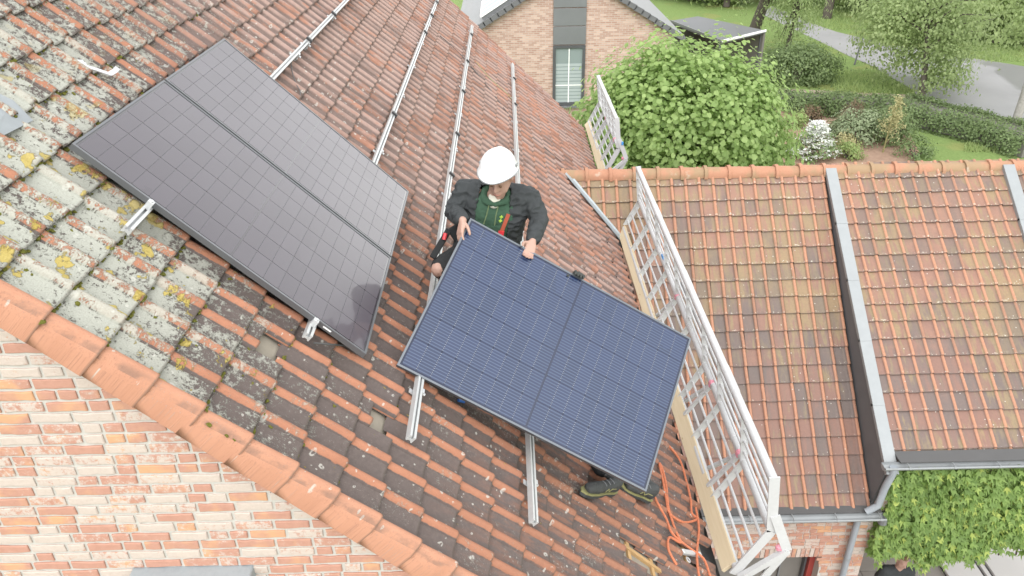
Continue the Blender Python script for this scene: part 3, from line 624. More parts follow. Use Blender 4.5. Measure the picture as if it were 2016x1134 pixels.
# ================================================================== ANNEXES (ridge at right angles to the main roof)
AY, AZ, XS = 7.116, -2.97, 6.62                  # ridge position; the step between the two roofs
B1, B2 = R_(45), R_(38.2)
AW = 3.85                                        # front wall plane
annex = thing('brick_annex', (5, AW, GROUND), 'low brick annex with steep red tile roof joined to the main house', 'building')
annex2 = thing('creeper_annex', (8.5, AW, GROUND), 'annex with shallower tile roof and front covered in green creeper', 'building')
PA = [(0.0, 0.004), (0.05, 0.0), (0.30, 0.001), (0.55, 0.003), (0.70, 0.003), (0.745, 0.012), (0.80, 0.026), (0.875, 0.031), (0.95, 0.026), (1.0, 0.012), (1.03, 0.002)]
a_t = [tile_mesh('roof_tile', 0.194, 0.24, 0.04, [(t, z*s) for t, z in PA], 0.021, 0.022, 0.05) for s in (0.95, 1.05)]
def annex_roof(root, beta, x0, x1, s0, gauge, nrow, skip, zoff=0.0):
    up = np.array([0, math.cos(beta), math.sin(beta)]); nn = np.array([0, -math.sin(beta), math.cos(beta)]); X = np.array([1.0, 0, 0])
    top = np.array([0, AY, AZ+zoff]); smax = s0+gauge*(nrow-1)
    d = MB(); a = top-nn*0.02; b = top-up*(smax-0.03)-nn*0.02
    d.prism([a+X*x0, a+X*x1, b+X*x1, b+X*x0], -nn*0.06); rf = d.build('roof', M['blackgut'], root)
    its = []; W_ = 0.194; n = int((x1-x0)/W_+0.5); W_ = (x1-x0)/n
    for r in range(nrow):
        for j in range(n):
            x = x0+j*W_; s = s0+gauge*r; o = top-up*(s+random.uniform(-.005, .005))+X*x+nn*random.uniform(-.001, .004); c = o+up*0.12+X*0.1
            if skip(c[0], c[1], c[2]): continue
            y_ = random.gauss(0, .011); ax = X*math.cos(y_)+up*math.sin(y_); ay = up*math.cos(y_)-X*math.sin(y_)
            its.append((random.choice(a_t), frame_m(o, ax, ay, np.cross(ax, ay)), picsize(c, 1.0)))
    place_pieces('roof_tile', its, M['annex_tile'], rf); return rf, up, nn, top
inside = lambda x, y, z: (x*sa+z*ca) < TILE_H-0.03 and x < 3.62     # inside the main roof
rf1, up1, nn1, top1 = annex_roof(annex, B1, 3.02, XS-0.02, 0.222, 0.2397, 20, lambda x, y, z: inside(x, y, z) and z > -3.8 or (x < 3.45 and z <= -3.8))
rf2, up2, nn2, top2 = annex_roof(annex2, B2, XS+0.10, 9.205, 0.20, 0.2425, 18, lambda x, y, z: False, 0.02)
rf3, *_ = annex_roof(annex2, B2, 9.275, 10.5, 0.20, 0.2425, 18, lambda x, y, z: False, 0.015)
# back slopes
for root, xa, xb, be in ((annex, 3.0, XS, B1), (annex2, XS, 10.5, B2)):
    m = MB(); upb = np.array([0, -math.cos(be), math.sin(be)]); nb = np.array([0, math.sin(be), math.cos(be)]); X = np.array([1.0, 0, 0]); t0 = np.array([0, AY, AZ])
    for k in range(18):
        a = t0-upb*(k*0.24); b = t0-upb*((k+1)*0.24)+nb*0.02; m.prism([a+X*xa, a+X*xb, b+X*xb, b+X*xa], -nb*0.03)
    m.build('rear_slope', M['annex_tile'], root)
# ridge caps with collars
xr = 2.80; i = 0
while xr < 10.4:
    root = annex if xr < XS else annex2; m = MB(); n = 10; dy = random.uniform(-.004, .004); dz = random.uniform(-.004, .004)
    secs = [(0.0, 0.128), (0.045, 0.132), (0.052, 0.112), (0.06, 0.108), (0.345, 0.100)]
    vs_ = []
    for dx, r in secs:
        vs_ += [(xr+dx, AY+dy+math.sin(a)*r, AZ-0.045+dz+math.cos(a)*r*1.05) for a in np.linspace(-1.75, 1.75, n)]
    vs_ += [(xr, AY+dy+math.sin(a)*0.105, AZ-0.045+dz+math.cos(a)*0.105) for a in np.linspace(-1.75, 1.75, n)]
    fc = [(s*n+k, s*n+k+1, (s+1)*n+k+1, (s+1)*n+k) for s in range(4) for k in range(n-1)]+[(5*n+k, 5*n+k+1, k+1, k) for k in range(n-1)]
    m.add(vs_, fc); m.build('ridge_tile', M['ridge'], root, smooth=True); xr += 0.343; i += 1
m = MB(); m.tube([(2.80, AY, AZ-0.05), (2.806, AY, AZ-0.05)], 0.12, 14); m.build('ridge_end_disc', M['ridge'], annex)
# zinc cappings over the steps, and the dark slate cheek between the two roofs
def capping(root, xc, w, smax, zup):
    P0 = top2+nn2*zup; k = 5; seg = smax/k
    for s in range(k):
        a = P0-up2*(s*seg+0.05)+np.array([xc, 0, 0])+nn2*0.004*(k-s); b = P0-up2*((s+1)*seg+0.08)+np.array([xc, 0, 0])+nn2*0.004*(k-s)
        m = MB(); m.bar(a, b, w, 0.008, nn2); sd = np.array([1.0, 0, 0])
        for q in (-1, 1): m.bar(a+sd*q*w/2-nn2*0.025, b+sd*q*w/2-nn2*0.025, 0.006, 0.05, nn2)
        m.build('zinc_capping', M['gutter'], root)
capping(annex2, XS+0.055, 0.15, 4.30, 0.055)
capping(annex2, 9.24, 0.16, 4.30, 0.055)
ck = MB(); e1 = top1-up1*4.70; e2 = top2-up2*4.32
ck.prism([(XS, AY, AZ+0.02), (XS, e2[1], e2[2]+0.03), (XS, e2[1]+0.02, e2[2]-0.25), (XS, AW, e1[2]-0.1), (XS, AW+0.6, e1[2]-0.1)], (0.09, 0, 0)); ck.build('slate_cheek', M['cheek'], annex2)
# valley lead between main roof and annex
vm = MB(); Lp = []
for s in np.linspace(0.0, 1.06, 12):
    p = top1-up1*s; x = (TILE_H-p[2]*ca)/sa
    wob = 0.004*math.sin(s*17)
    Lp.append((np.array([x-0.02+wob, p[1]-0.06, p[2]-0.0]), np.array([x+0.11+wob*0.5, p[1], p[2]+0.012])))
vs_ = [];
for a, b in Lp:
    onr = a+NR*((TILE_H+0.075)-a@NR); vs_ += [onr-VR*0.07, (onr+b)/2+np.array([0, 0, 0.012]), b+nn1*0.045]
vm.add(vs_, [(i*3+k, i*3+k+1, i*3+k+4, i*3+k+3) for i in range(11) for k in range(2)]); vm.add([q-np.array([0, 0, 0.012]) for q in vs_], [(i*3+k, i*3+k+3, i*3+k+4, i*3+k+1) for i in range(11) for k in range(2)])
vm.build('valley_lead', M['zinc'], annex, smooth=True)
# walls of the annexes
G1y, G1z = 3.62, -6.30
op_x0, op_x1, op_top = ypx(1450, 1096, AW)[0]-0.6, ypx(1610, 1096, AW)[0]+0.06, ypx(1600, 1096, AW)[2]
XC = 6.745
w1 = MB()
w1.box(((3.3+op_x0)/2, AW+0.156, (GROUND+op_top)/2), (op_x0-3.3, 0.3, op_top-GROUND)); w1.box(((op_x1+XC)/2, AW+0.156, (GROUND+op_top)/2), (XC-op_x1, 0.3, op_top-GROUND)); w1.box(((3.3+XC)/2, AW+0.156, (op_top-6.25)/2), (XC-3.3, 0.3, -6.25-op_top))
aw = w1.build('front_wall', M['mortar'], annex)
SOL = 0.17
lay_bricks('brick', aw, AW, 4.3, XC, -8.3, -6.28, 0.0600, lambda x, z: vis(x, z, AW), M['brick2'], holes=((op_x0, op_x1, -99, op_top+SOL), ), joint=0.010, stretch=(0.17, 0.185), head=(0.08, 0.09))
its = []
x = max(4.3, op_x0)
while x < op_x1-0.05:
    me = MB(); w_ = 0.05; me.box((0, 0, 0), (w_, 0.03, SOL-0.012)); ms = me.mesh('soldier_brick'); its.append((ms, Matrix.Translation((x+w_/2, AW+0.008, op_top+SOL/2)), picsize((x, AW, op_top), 1.0))); x += w_+0.011
place_pieces('soldier_brick', its, M['brick2'], aw)
# opening with a glazed door in a red frame
dw = MB(); dw.box(((op_x0+op_x1)/2, AW+0.30, (GROUND+op_top)/2), (op_x1-op_x0, 0.02, op_top-GROUND)); door = dw.build('glass_door', M['dim'], annex)
MB().box((op_x1-0.04, AW+0.2, (GROUND+op_top)/2), (0.075, 0.1, op_top-GROUND)).build('door_frame', M['redwood'], door)
MB().box((op_x1-0.10, AW+0.24, (GROUND+op_top)/2), (0.03, 0.07, op_top-GROUND)).build('door_seal', M['darkframe'], door)
for q in (0.42, 0.62): MB().box((op_x1-q, AW+0.27, (GROUND+op_top)/2), (0.02, 0.03, op_top-GROUND)).build('glazing_bar', M['greycloth'], door)
# front of the creeper annex above a wide opening
ivy_bot = -7.2
w2 = MB(); w2.box(((XC+10.6)/2, AW+0.21, (ivy_bot-5.45)/2), (10.6-XC-0.004, 0.3, -5.45-ivy_bot)); w2.build('front_wall', M['brick2'], annex2)
MB().box((10.3, AW+0.2, (GROUND+ivy_bot)/2), (0.5, 0.3, ivy_bot-GROUND-0.01)).build('pier', M['redwood'], annex2)
MB().box((8.6, 8.8, (GROUND+ivy_bot)/2), (4.0, 0.2, ivy_bot-GROUND)).build('rear_wall', M['brick2'], annex2)
MB().box((XC-0.15, 6.4, (GROUND-7.2)/2), (0.2, 4.6, -7.2-GROUND)).build('partition_wall', M['brick2'], annex2)
# brick reveal beside the downpipe
rv = MB(); rv.box((XS+0.11, AW+0.05, -5.98), (0.13, 0.28, 0.75)); pier = rv.build('side_pier', M['mortar'], annex2)
for k in range(12):
    z = -5.66-k*0.06
    MB().box((XS+0.11+random.uniform(-.004, .004), AW+0.05, z), (0.136, 0.286, 0.048)).build('brick', M['brick2'], pier, bevel=0.003)
def gutter(root, x0, x1, y, z, r=0.062):
    n = 9; m = MB(); S = [(r*math.sin(a), -r*math.cos(a)) for a in np.linspace(-1.6, 1.6, n)]; S2 = [(a*0.9, b*0.9) for a, b in S]
    m.add([(x0, y+a, z+b) for a, b in S]+[(x1, y+a, z+b) for a, b in S], [(i, i+1, n+i+1, n+i) for i in range(n-1)])
    m.add([(x0, y+a, z+b) for a, b in S2]+[(x1, y+a, z+b) for a, b in S2], [(i, n+i, n+i+1, i+1) for i in range(n-1)])
    m.tube([(x0, y-r, z), (x1, y-r, z)], 0.013, 8)
    for xx in (x0, x1): m.add([(xx, y+a, z+b) for a, b in S], [tuple(range(n))])
    g = m.build('gutter', M['gutter'], root, smooth=True)
    x = x0+0.3
    while x < x1:
        b = MB(); b.tube([(x, y-r-0.006, z+0.014), (x, y+r, z+0.016)], 0.008, 6); b.tube([(x-0.012, y-r, z), (x+0.012, y-r, z)], 0.018, 8); b.build('gutter_bracket', M['gutter'], g); x += 0.55
    return g
gutter(annex, 3.6, XC-0.03, G1y, G1z)
gutter(annex2, XS-0.08, 10.6, 3.66, -5.49)
MB().box((5.2, AW-0.08, G1z+0.015), (3.0, 0.2, 0.02)).build('fascia_board', M['blackgut'], annex)
MB().box((8.7, AW-0.08, -5.46), (3.9, 0.2, 0.02)).build('fascia_board', M['blackgut'], annex2)
d = MB(); d.tube([ypx(1690, 1020, AW-0.10), ypx(1690, 1020, AW-0.10)-np.array([0, 0, 3.2])], 0.042, 12); dp = d.build('downpipe', M['pipe'], annex, smooth=True)
pp = ypx(1690, 1020, AW-0.10)
for zz in (0.72, 1.7): MB().tube([pp-np.array([0, 0, zz]), pp-np.array([0, 0, zz+0.03])], 0.048, 12).build('pipe_collar', M['gutter'], dp, smooth=True)
A_ = np.array([XS+0.06, 3.66, -5.52]); E_ = np.array([XS-0.03, 3.66, -6.27])
d = MB(); d.tube([A_, A_-np.array([0, 0, 0.12]), A_*0.55+E_*0.45, E_+np.array([0.03, 0, 0.12]), E_+np.array([-0.10, 0, 0.01])], [0.055, 0.046, 0.045, 0.045, 0.045], 12); d.build('downpipe', M['pipe'], annex2, smooth=True)
MB().tube([(XC+0.0, 3.7, -6.36), (XC+0.02, 3.7, -6.50)], 0.06, 10).build('outlet_elbow', M['greycloth'], annex2, smooth=True)

# ------------------------------------------------------------------ foliage
def leaves(name, C, Nrm, size, mat, parent, asp=0.62, fold=0.18, shape='leaf', droop=None, **props):
    C = np.asarray(C, float); k = len(C); Nrm = np.asarray(Nrm, float); Nrm = Nrm/(np.linalg.norm(Nrm, axis=1, keepdims=True)+1e-9)
    r = rng.standard_normal((k, 3)) if droop is None else np.asarray(droop)+rng.standard_normal((k, 3))*0.45
    T = r-Nrm*np.sum(r*Nrm, 1, keepdims=True); T /= np.linalg.norm(T, axis=1, keepdims=True)+1e-9; S = np.cross(Nrm, T); size = np.asarray(size, float)[:, None]
    if shape == 'leaf': loc = [(-0.5, 0, 0), (-0.2, asp/2, 1), (0.18, asp*0.42, 1), (0.5, 0, 0.0), (0.18, -asp*0.42, 1), (-0.2, -asp/2, 1)]; fc = [(0, 3, 2, 1), (0, 5, 4, 3)]
    elif shape == 'lobed': loc = [(-0.40, 0, 0), (-0.28, 0.20, .6), (0.16, 0.44, 1), (0.05, 0.13, .6), (0.66, 0, 0), (0.05, -0.13, .6), (0.16, -0.44, 1), (-0.28, -0.20, .6)]; fc = [(0, 3, 2, 1), (0, 4, 3), (0, 5, 4), (0, 7, 6, 5)]
    else: loc = [(-0.5, asp*0.5, 0), (-0.5, -asp*0.5, 0), (0.5, -asp*0.1, 0), (0.5, asp*0.1, 0)]; fc = [(0, 1, 2, 3)]
    V = np.stack([C+size*(T*a+S*b+Nrm*(fold*c*abs(b))) for a, b, c in loc], 1).reshape(-1, 3); nv = len(loc)
    base = np.arange(k)[:, None]*nv; loops = []; 
    tot = [len(f) for f in fc]; L = np.concatenate([np.asarray(f) for f in fc])
    li = (base+L[None, :]).ravel(); ls = np.tile(np.array(tot), k); st = np.concatenate([[0], np.cumsum(ls)[:-1]])
    me = bpy.data.meshes.new(name); me.vertices.add(len(V)); me.vertices.foreach_set('co', V.ravel()); me.loops.add(len(li)); me.loops.foreach_set('vertex_index', li.astype(np.int32))
    me.polygons.add(len(ls)); me.polygons.foreach_set('loop_start', st.astype(np.int32)); me.polygons.foreach_set('loop_total', ls.astype(np.int32)); me.update(calc_edges=True)
    me.attributes.new('rnd', 'FLOAT', 'POINT').data.foreach_set('value', np.repeat(rng.random(k), nv))
    return finish(bpy.data.objects.new(name, me), mat, parent, props)
def clumps(centre, radii, ncl, per, rcl, shell=0.55, floor=None, flat=0.0):
    """leaf positions in clumps spread through an ellipsoid, and outward normals"""
    d = rng.standard_normal((ncl, 3)); d /= np.linalg.norm(d, axis=1, keepdims=True)
    rad = shell+(1-shell)*rng.random((ncl, 1))**0.6; cc = d*rad*np.array(radii); cc *= 1+0.08*np.clip(rng.standard_normal((ncl, 1)), -1.5, 1.5)
    P = []; Nn = []
    for c in cc:
        q = rng.standard_normal((per, 3))*rcl*np.array([1, 1, 0.75]); P.append(c+q); Nn.append(q/rcl*0.7+c/np.array(radii)*0.9+np.array([0, 0, 0.55])+rng.standard_normal((per, 3))*0.35)
    P = np.concatenate(P)+np.array(centre); Nn = np.concatenate(Nn)
    if floor is not None: k = P[:, 2] > floor; P, Nn = P[k], Nn[k]
    return P, Nn, cc+np.array(centre)
def trunk_and_limbs(root, base, top, r, cc, mat, nl=14, name='trunk'):
    base = np.array(base, float); top = np.array(top, float); m = MB()
    mid = (base+top)/2+np.array([0.05, -0.04, 0])*np.linalg.norm(top-base)*0.3
    m.tube([base, base*0.6+mid*0.4, mid, top], [r*1.25, r, r*0.8, r*0.3], 9)
    idx = rng.choice(len(cc), min(nl, len(cc)), replace=False)
    for i in idx:
        t = random.uniform(0.35, 0.95); s = base+(top-base)*t; e = cc[i]; md = (s+e)/2+np.array([0, 0, 0.12])*np.linalg.norm(e-s)
        m.tube([s, md, e], [r*0.42, r*0.25, r*0.08], 6)
    m.build(name, mat, root, smooth=True)
def tree(name, label, base, centre, radii, ncl, per, rcl, size, leafmat, barkmat, r=0.12, asp=0.62, cat='tree', group=None, shell=0.5, fold=0.18, nl=14, hang=False, floor=None):
    t = thing(name, base, label, cat, group)
    P, Nn, cc = clumps(centre, radii, ncl, per, rcl, shell, floor=(GROUND+0.05 if floor is None else floor))
    leaves('crown', P, Nn, size*(0.55+0.85*rng.random(len(P))), leafmat, t, asp, fold, droop=(np.array([0, 0, -1.0]) if hang else None), kind='stuff')
    trunk_and_limbs(t, base, np.array(centre)+np.array([0, 0, radii[2]*0.5]), r, cc, barkmat, nl); return t
# creeper on the annex front
cr = thing('climbing_creeper', (8.5, AW-0.1, GROUND), 'dense green climbing creeper covering the annex front under the gutter', 'climbing plant')
K = 9500; X_ = XC-0.02+rng.random(K)*3.4; Zt = -5.56; Z_ = Zt-rng.random(K)**0.9*1.95
edge = -7.17+0.10*np.sin(X_*3.1)+0.07*np.sin(X_*9.7+1)+0.05*rng.standard_normal(K); keep = Z_ > edge
left = (X_ > XC-0.1+0.25*np.clip((-5.9-Z_), -1, 0)); keep &= left
C_ = np.stack([X_, AW-0.02-0.22*rng.random(K)**1.2-0.05*np.sin(X_*5)*np.sin(Z_*6), Z_], 1)[keep]; kk = len(C_)
leaves('foliage', C_, np.stack([0.25*rng.standard_normal(kk), -0.75+0.2*rng.standard_normal(kk), 0.62+0.25*rng.standard_normal(kk)], 1), 0.07+0.065*rng.random(kk), M['creeper'], cr, shape='lobed', fold=0.35, droop=np.tile(np.array([0.0, -0.5, -1.0]), (kk, 1)), kind='stuff')
C2 = np.stack([XS+0.06+0.12*rng.random(60), AW-0.12-0.06*rng.random(60), -6.05+0.4*rng.random(60)], 1)
leaves('side_sprig', C2, np.stack([0.3*rng.standard_normal(60)-0.3, -0.8+0*C2[:, 0], 0.6+0.2*rng.standard_normal(60)], 1), 0.09+0.04*rng.random(60), M['creeper'], cr, shape='lobed', fold=0.35, droop=np.tile(np.array([0.0, -0.4, -1.0]), (60, 1)), kind='stuff')
st = MB()
for k in range(14):
    x = XC+0.15+k*0.24; st.tube([(x, AW-0.02, -7.3), (x+random.uniform(-.2, .2), AW-0.03, -6.5), (x+random.uniform(-.3, .3), AW-0.02, -5.6)], [0.012, 0.008, 0.004], 5)
st.build('stems', M['bark'], cr, kind='stuff')

# ================================================================== SOLAR PANELS
PL, PW, PT = 1.722, 1.134, 0.032
def cell_mesh(name, w, h, mat):
    me = bpy.data.meshes.new(name); c = 0.006
    vs_ = [(-w/2+c, -h/2, 0), (w/2-c, -h/2, 0), (w/2, -h/2+c, 0), (w/2, h/2-c, 0), (w/2-c, h/2, 0), (-w/2+c, h/2, 0), (-w/2, h/2-c, 0), (-w/2, -h/2+c, 0)]
    me.from_pydata(vs_, [], [tuple(range(8))]); uvl = me.uv_layers.new(name='UVMap')
    for lp in me.loops: v = vs_[lp.vertex_index]; uvl.data[lp.index].uv = (v[1]/h+0.5, v[0]/w+0.5)
    me.materials.append(mat); me.update(); return me
def solar_panel(label, O, ax, ay, cellmat, sheetmat, framemat, group, blue=False, s=1.0):
    """O: corner; ax along the long side, ay along the short side; face normal ax x ay"""
    ax = np.array(ax, float); ay = np.array(ay, float); az = np.cross(ax, ay); O = np.array(O, float)
    L, W_ = PL*s, PW*s
    t = thing('solar_panel', O+ax*L/2+ay*W_/2, label, 'solar panel', group)
    f = MB(); fw = 0.012; A = (ax, ay, az)
    for c, sz in ((O+ax*L/2+ay*fw/2, (L, fw, PT)), (O+ax*L/2+ay*(W_-fw/2), (L, fw, PT)), (O+ax*fw/2+ay*W_/2, (fw, W_-2*fw, PT)), (O+ax*(L-fw/2)+ay*W_/2, (fw, W_-2*fw, PT))): f.box(c-az*PT/2, sz, A)
    for c, sz in ((O+ax*L/2+ay*0.03, (L, 0.034, 0.002)), (O+ax*L/2+ay*(W_-0.03), (L, 0.034, 0.002))): f.box(c-az*(PT-0.001), sz, A)
    f.build('frame', framemat, t)
    b = MB(); b.box(O+ax*L/2+ay*W_/2-az*0.006, (L-2*fw-0.001, W_-2*fw-0.001, 0.005), A); b.build('backsheet', sheetmat, t)
    mg = 0.022; gap = 0.0030; mid = 0.013; nx, ny = 18, 6
    cw = (L-2*fw-2*mg*0.55-mid-gap*(nx-2))/nx; ch = (W_-2*fw-2*mg*0.5-gap*(ny-1))/ny
    me = cell_mesh('solar_cell', cw, ch, cellmat); x = fw+mg*0.55
    dash = MB()
    for i in range(nx):
        for j in range(ny):
            c = O+ax*(x+cw/2)+ay*(fw+mg*0.5+j*(ch+gap)+ch/2)-az*0.0026
            o = bpy.data.objects.new('solar_cell', me); COL.objects.link(o); o.parent = t; o.matrix_parent_inverse = INV[t.name]; o.matrix_basis = frame_m(c, ax, ay, az)
            if i < nx-1 and i != nx//2-1:
                for q in range(16 if not blue else 13): dash.box(c+ax*(cw/2+gap/2)+ay*(-ch*0.44+ch*0.88*q/(15 if not blue else 12))+az*0.0003, (0.0045, 0.0022 if not blue else 0.0030, 0.0004), A)
        x += cw+gap+(mid-gap if i == nx//2-1 else 0)
    dash.build('ribbon_ends', M['silver2' if blue else 'silver'], t, kind='stuff')
    if not blue:
        tg = MB(); tg.box(O+ax*(L-0.25)-ay*0.0015-az*0.014, (0.05, 0.002, 0.008), A); tg.build('serial_sticker', M['white'], t)
    return t
solar_panel('dark panel lying on the roof nearest the brick gable', rp(0, 0, 0), UR, VR, M['cell'], M['sheet_dark'], M['frame'], 'panels already fixed to the roof')
solar_panel('dark panel lying on the roof behind the nearest panel, beside bare rails', rp(0, 1.154, 0), UR, VR, M['cell'], M['sheet_dark'], M['frame'], 'panels already fixed to the roof')
# the panel being carried (drawn slightly nearer so it clears the rail)
HC = [np.array(p) for p in ((1.76349, 1.18914, -0.95343), (3.25009, 0.97618, -1.79601), (2.82570, 0.06068, -2.31341), (1.33909, 0.27364, -1.47083))]
KH = 0.984; HC = [CAM+(p-CAM)*KH for p in HC]
hx = HC[1]-HC[0]; hx /= np.linalg.norm(hx); hy = HC[0]-HC[3]; hy -= hx*(hx@hy); hy /= np.linalg.norm(hy); hz = np.cross(hx, hy)
held = solar_panel('blue panel tilted on edge, carried by the worker in the white helmet', HC[3], hx, hy, M['cell_blue'], M['sheet_blue'], M['frame2'], None, True, KH)

# ================================================================== MOUNTING RAILS
def rail(label, u0, u1, va, vb, clamps, hooks):
    """extruded channel along the courses with hooks and clamps"""
    t = thing('mounting_rail', rp(u0, va, -0.08), label, 'rail', 'aluminium rails fixed along the tile courses')
    sec = [(-0.020, 0), (-0.020, 0.040), (-0.006, 0.040), (-0.006, 0.030), (-0.011, 0.030), (-0.011, 0.020), (0.011, 0.020), (0.011, 0.030), (0.006, 0.030), (0.006, 0.040), (0.020, 0.040), (0.020, 0), (0.013, 0), (0.006, 0.008), (-0.006, 0.008), (-0.013, 0)]
    m = MB(); hb = -0.0735; at = lambda v: u0+(u1-u0)*(v-va)/(vb-va)
    A = [rp(u0+a, va, hb+b) for a, b in sec]; B = [rp(u1+a, vb, hb+b) for a, b in sec]; n = len(sec)
    fl = [(i, (i+1) % n, (i+1) % n+n, i+n) for i in range(n)]
    caps = [(0, 1, 2, 3, 4, 5, 15), (5, 6, 13, 14, 15), (6, 7, 8, 9, 10, 11, 12, 13)]
    m.add(A+B, fl+caps+[tuple(i+n for i in reversed(c)) for c in caps]); m.build('channel', M['alu'], t)
    for v in clamps:
        c = MB(); c.box(rp(at(v), v, hb+0.052), (0.052, 0.034, 0.022), (UR, VR, NR)); c.box(rp(at(v)+0.028, v, hb+0.04), (0.012, 0.03, 0.04), (UR, VR, NR)); c.build('clamp', M['clamp'], t, bevel=0.003)
    for v in hooks:
        c = MB(); c.box(rp(at(v)+0.027, v, hb+0.005), (0.012, 0.035, 0.07), (UR, VR, NR)); c.box(rp(at(v)+0.0, v, hb-0.012), (0.075, 0.035, 0.007), (UR, VR, NR)); c.tube([rp(at(v)+0.034, v, hb+0.02), rp(at(v)+0.05, v, hb+0.02)], 0.009, 6)
        h = c.build('roof_hook', M['steel'], t)
    return t
v_end = [roofuv(250, 452, -0.05)[1], roofuv(605, 662, -0.05)[1], roofuv(807, 862, -0.05)[1], roofuv(1059, 1034, -0.05)[1]]
cl = lambda pts: [roofuv(*p, -0.03)[1] for p in pts]
rail('uppermost mounting rail, running out from under both fixed panels', 0.425, 0.385, v_end[0], 7.6, cl([(657, 28), (607, 78)]), cl([(612, 86), (590, 105), (665, 35)]))
rail('mounting rail beneath the lower half of the fixed panels', 1.40, 1.362, v_end[1], 10.7, cl([(777, 226), (840, 66), (852, 32), (862, 6)]), [roofuv(752, 300, -.05)[1], 4.4, 5.6, 6.8, 8.0, 9.2])
rail('mounting rail passing behind the kneeling worker', 2.121, 2.113, v_end[2], 10.5, cl([(900, 264), (912, 180), (920, 120), (926, 66), (889, 344)]), [v_end[2]+0.42, 3.0, 4.2, 5.4, 6.6, 7.8, 9.0, 10.1])
rail('lowest mounting rail, its front end below the carried panel', 3.02, 3.085, v_end[3], 10.58, cl([(1018, 160), (1020, 210)]), [v_end[3]+0.33, 1.0, 3.6, 4.8, 6.0, 7.2, 8.4, 9.6])
# end clamps of the fixed panels
for k, (u_, ve) in enumerate(((0.42, -0.0), (1.395, -0.0))):
    c = MB(); c.box(rp(u_, -0.015, -0.018), (0.03, 0.028, 0.045), (UR, VR, NR)); c.tube([rp(u_, -0.015, 0.0), rp(u_, -0.015, 0.012)], 0.008, 8)
    o = c.build('end_clamp', M['steel'], None); o['label'] = ('steel end clamp on the front edge of the near panel, upper rail', 'steel end clamp on the front edge of the near panel, lower rail')[k]; o['category'] = 'clamp'
# loose hook
t = MB(); P = [roofpx(*p, TILE_H+h) for p, h in [((146, 130), 0.03), ((152, 122), 0.05), ((164, 122), 0.055), ((166, 130), 0.055), ((190, 137), 0.06), ((216, 146), 0.07), ((226, 140), 0.09), ((231, 134), 0.10)]]
for a, b in zip(P[:-1], P[1:]): t.bar(a, b+(b-a)*0.08, 0.028, 0.006, NR)
o = t.build('loose_roof_hook', M['steel'], None); o['label'] = 'bright bent steel roof hook lying on the tiles at upper left'; o['category'] = 'hook'
# cables
def cable(name, label, pts, h, r, mat, cat='cable'):
    P = [Vector(roofpx(*p, TILE_H+h+0.004*(i % 2))) for i, p in enumerate(pts)]; Q = []
    for i in range(len(P)-1):
        p0, p1, p2, p3 = P[max(i-1, 0)], P[i], P[i+1], P[min(i+2, len(P)-1)]
        for s in range(6):
            q = s/6; Q.append(0.5*((2*p1)+(p2-p0)*q+(2*p0-5*p1+4*p2-p3)*q*q+(3*p1-p0-3*p2+p3)*q**3))
    Q.append(P[-1]); m = MB(); m.tube([tuple(q) for q in Q], r, 6); o = m.build(name, mat, None, smooth=True)
    o['label'] = label; o['category'] = cat; return o
cable('thin_cable', 'thin grey cable looping out at the far edge of the fixed panels', [(573, 118), (575, 140), (583, 165), (591, 180), (589, 195)], 0.06, 0.004, M['cable'])
cable('thin_cable', 'thin pale cable trailing under the lower rail end of the near panel', [(618, 675), (650, 678), (690, 682), (712, 690)], 0.07, 0.005, M['cable'])
cable('long_cable', 'dark cable running diagonally down the far tiles to the annex ridge', [(866, 70), (905, 105), (960, 170), (1010, 235), (1060, 280), (1105, 318)], 0.05, 0.006, M['cable'])
cable('earth_wire', 'green and yellow wire lying across the far tiles by the lowest rail', [(938, 122), (952, 140), (974, 163), (996, 182), (1012, 200)], 0.06, 0.0032, M['wire'])

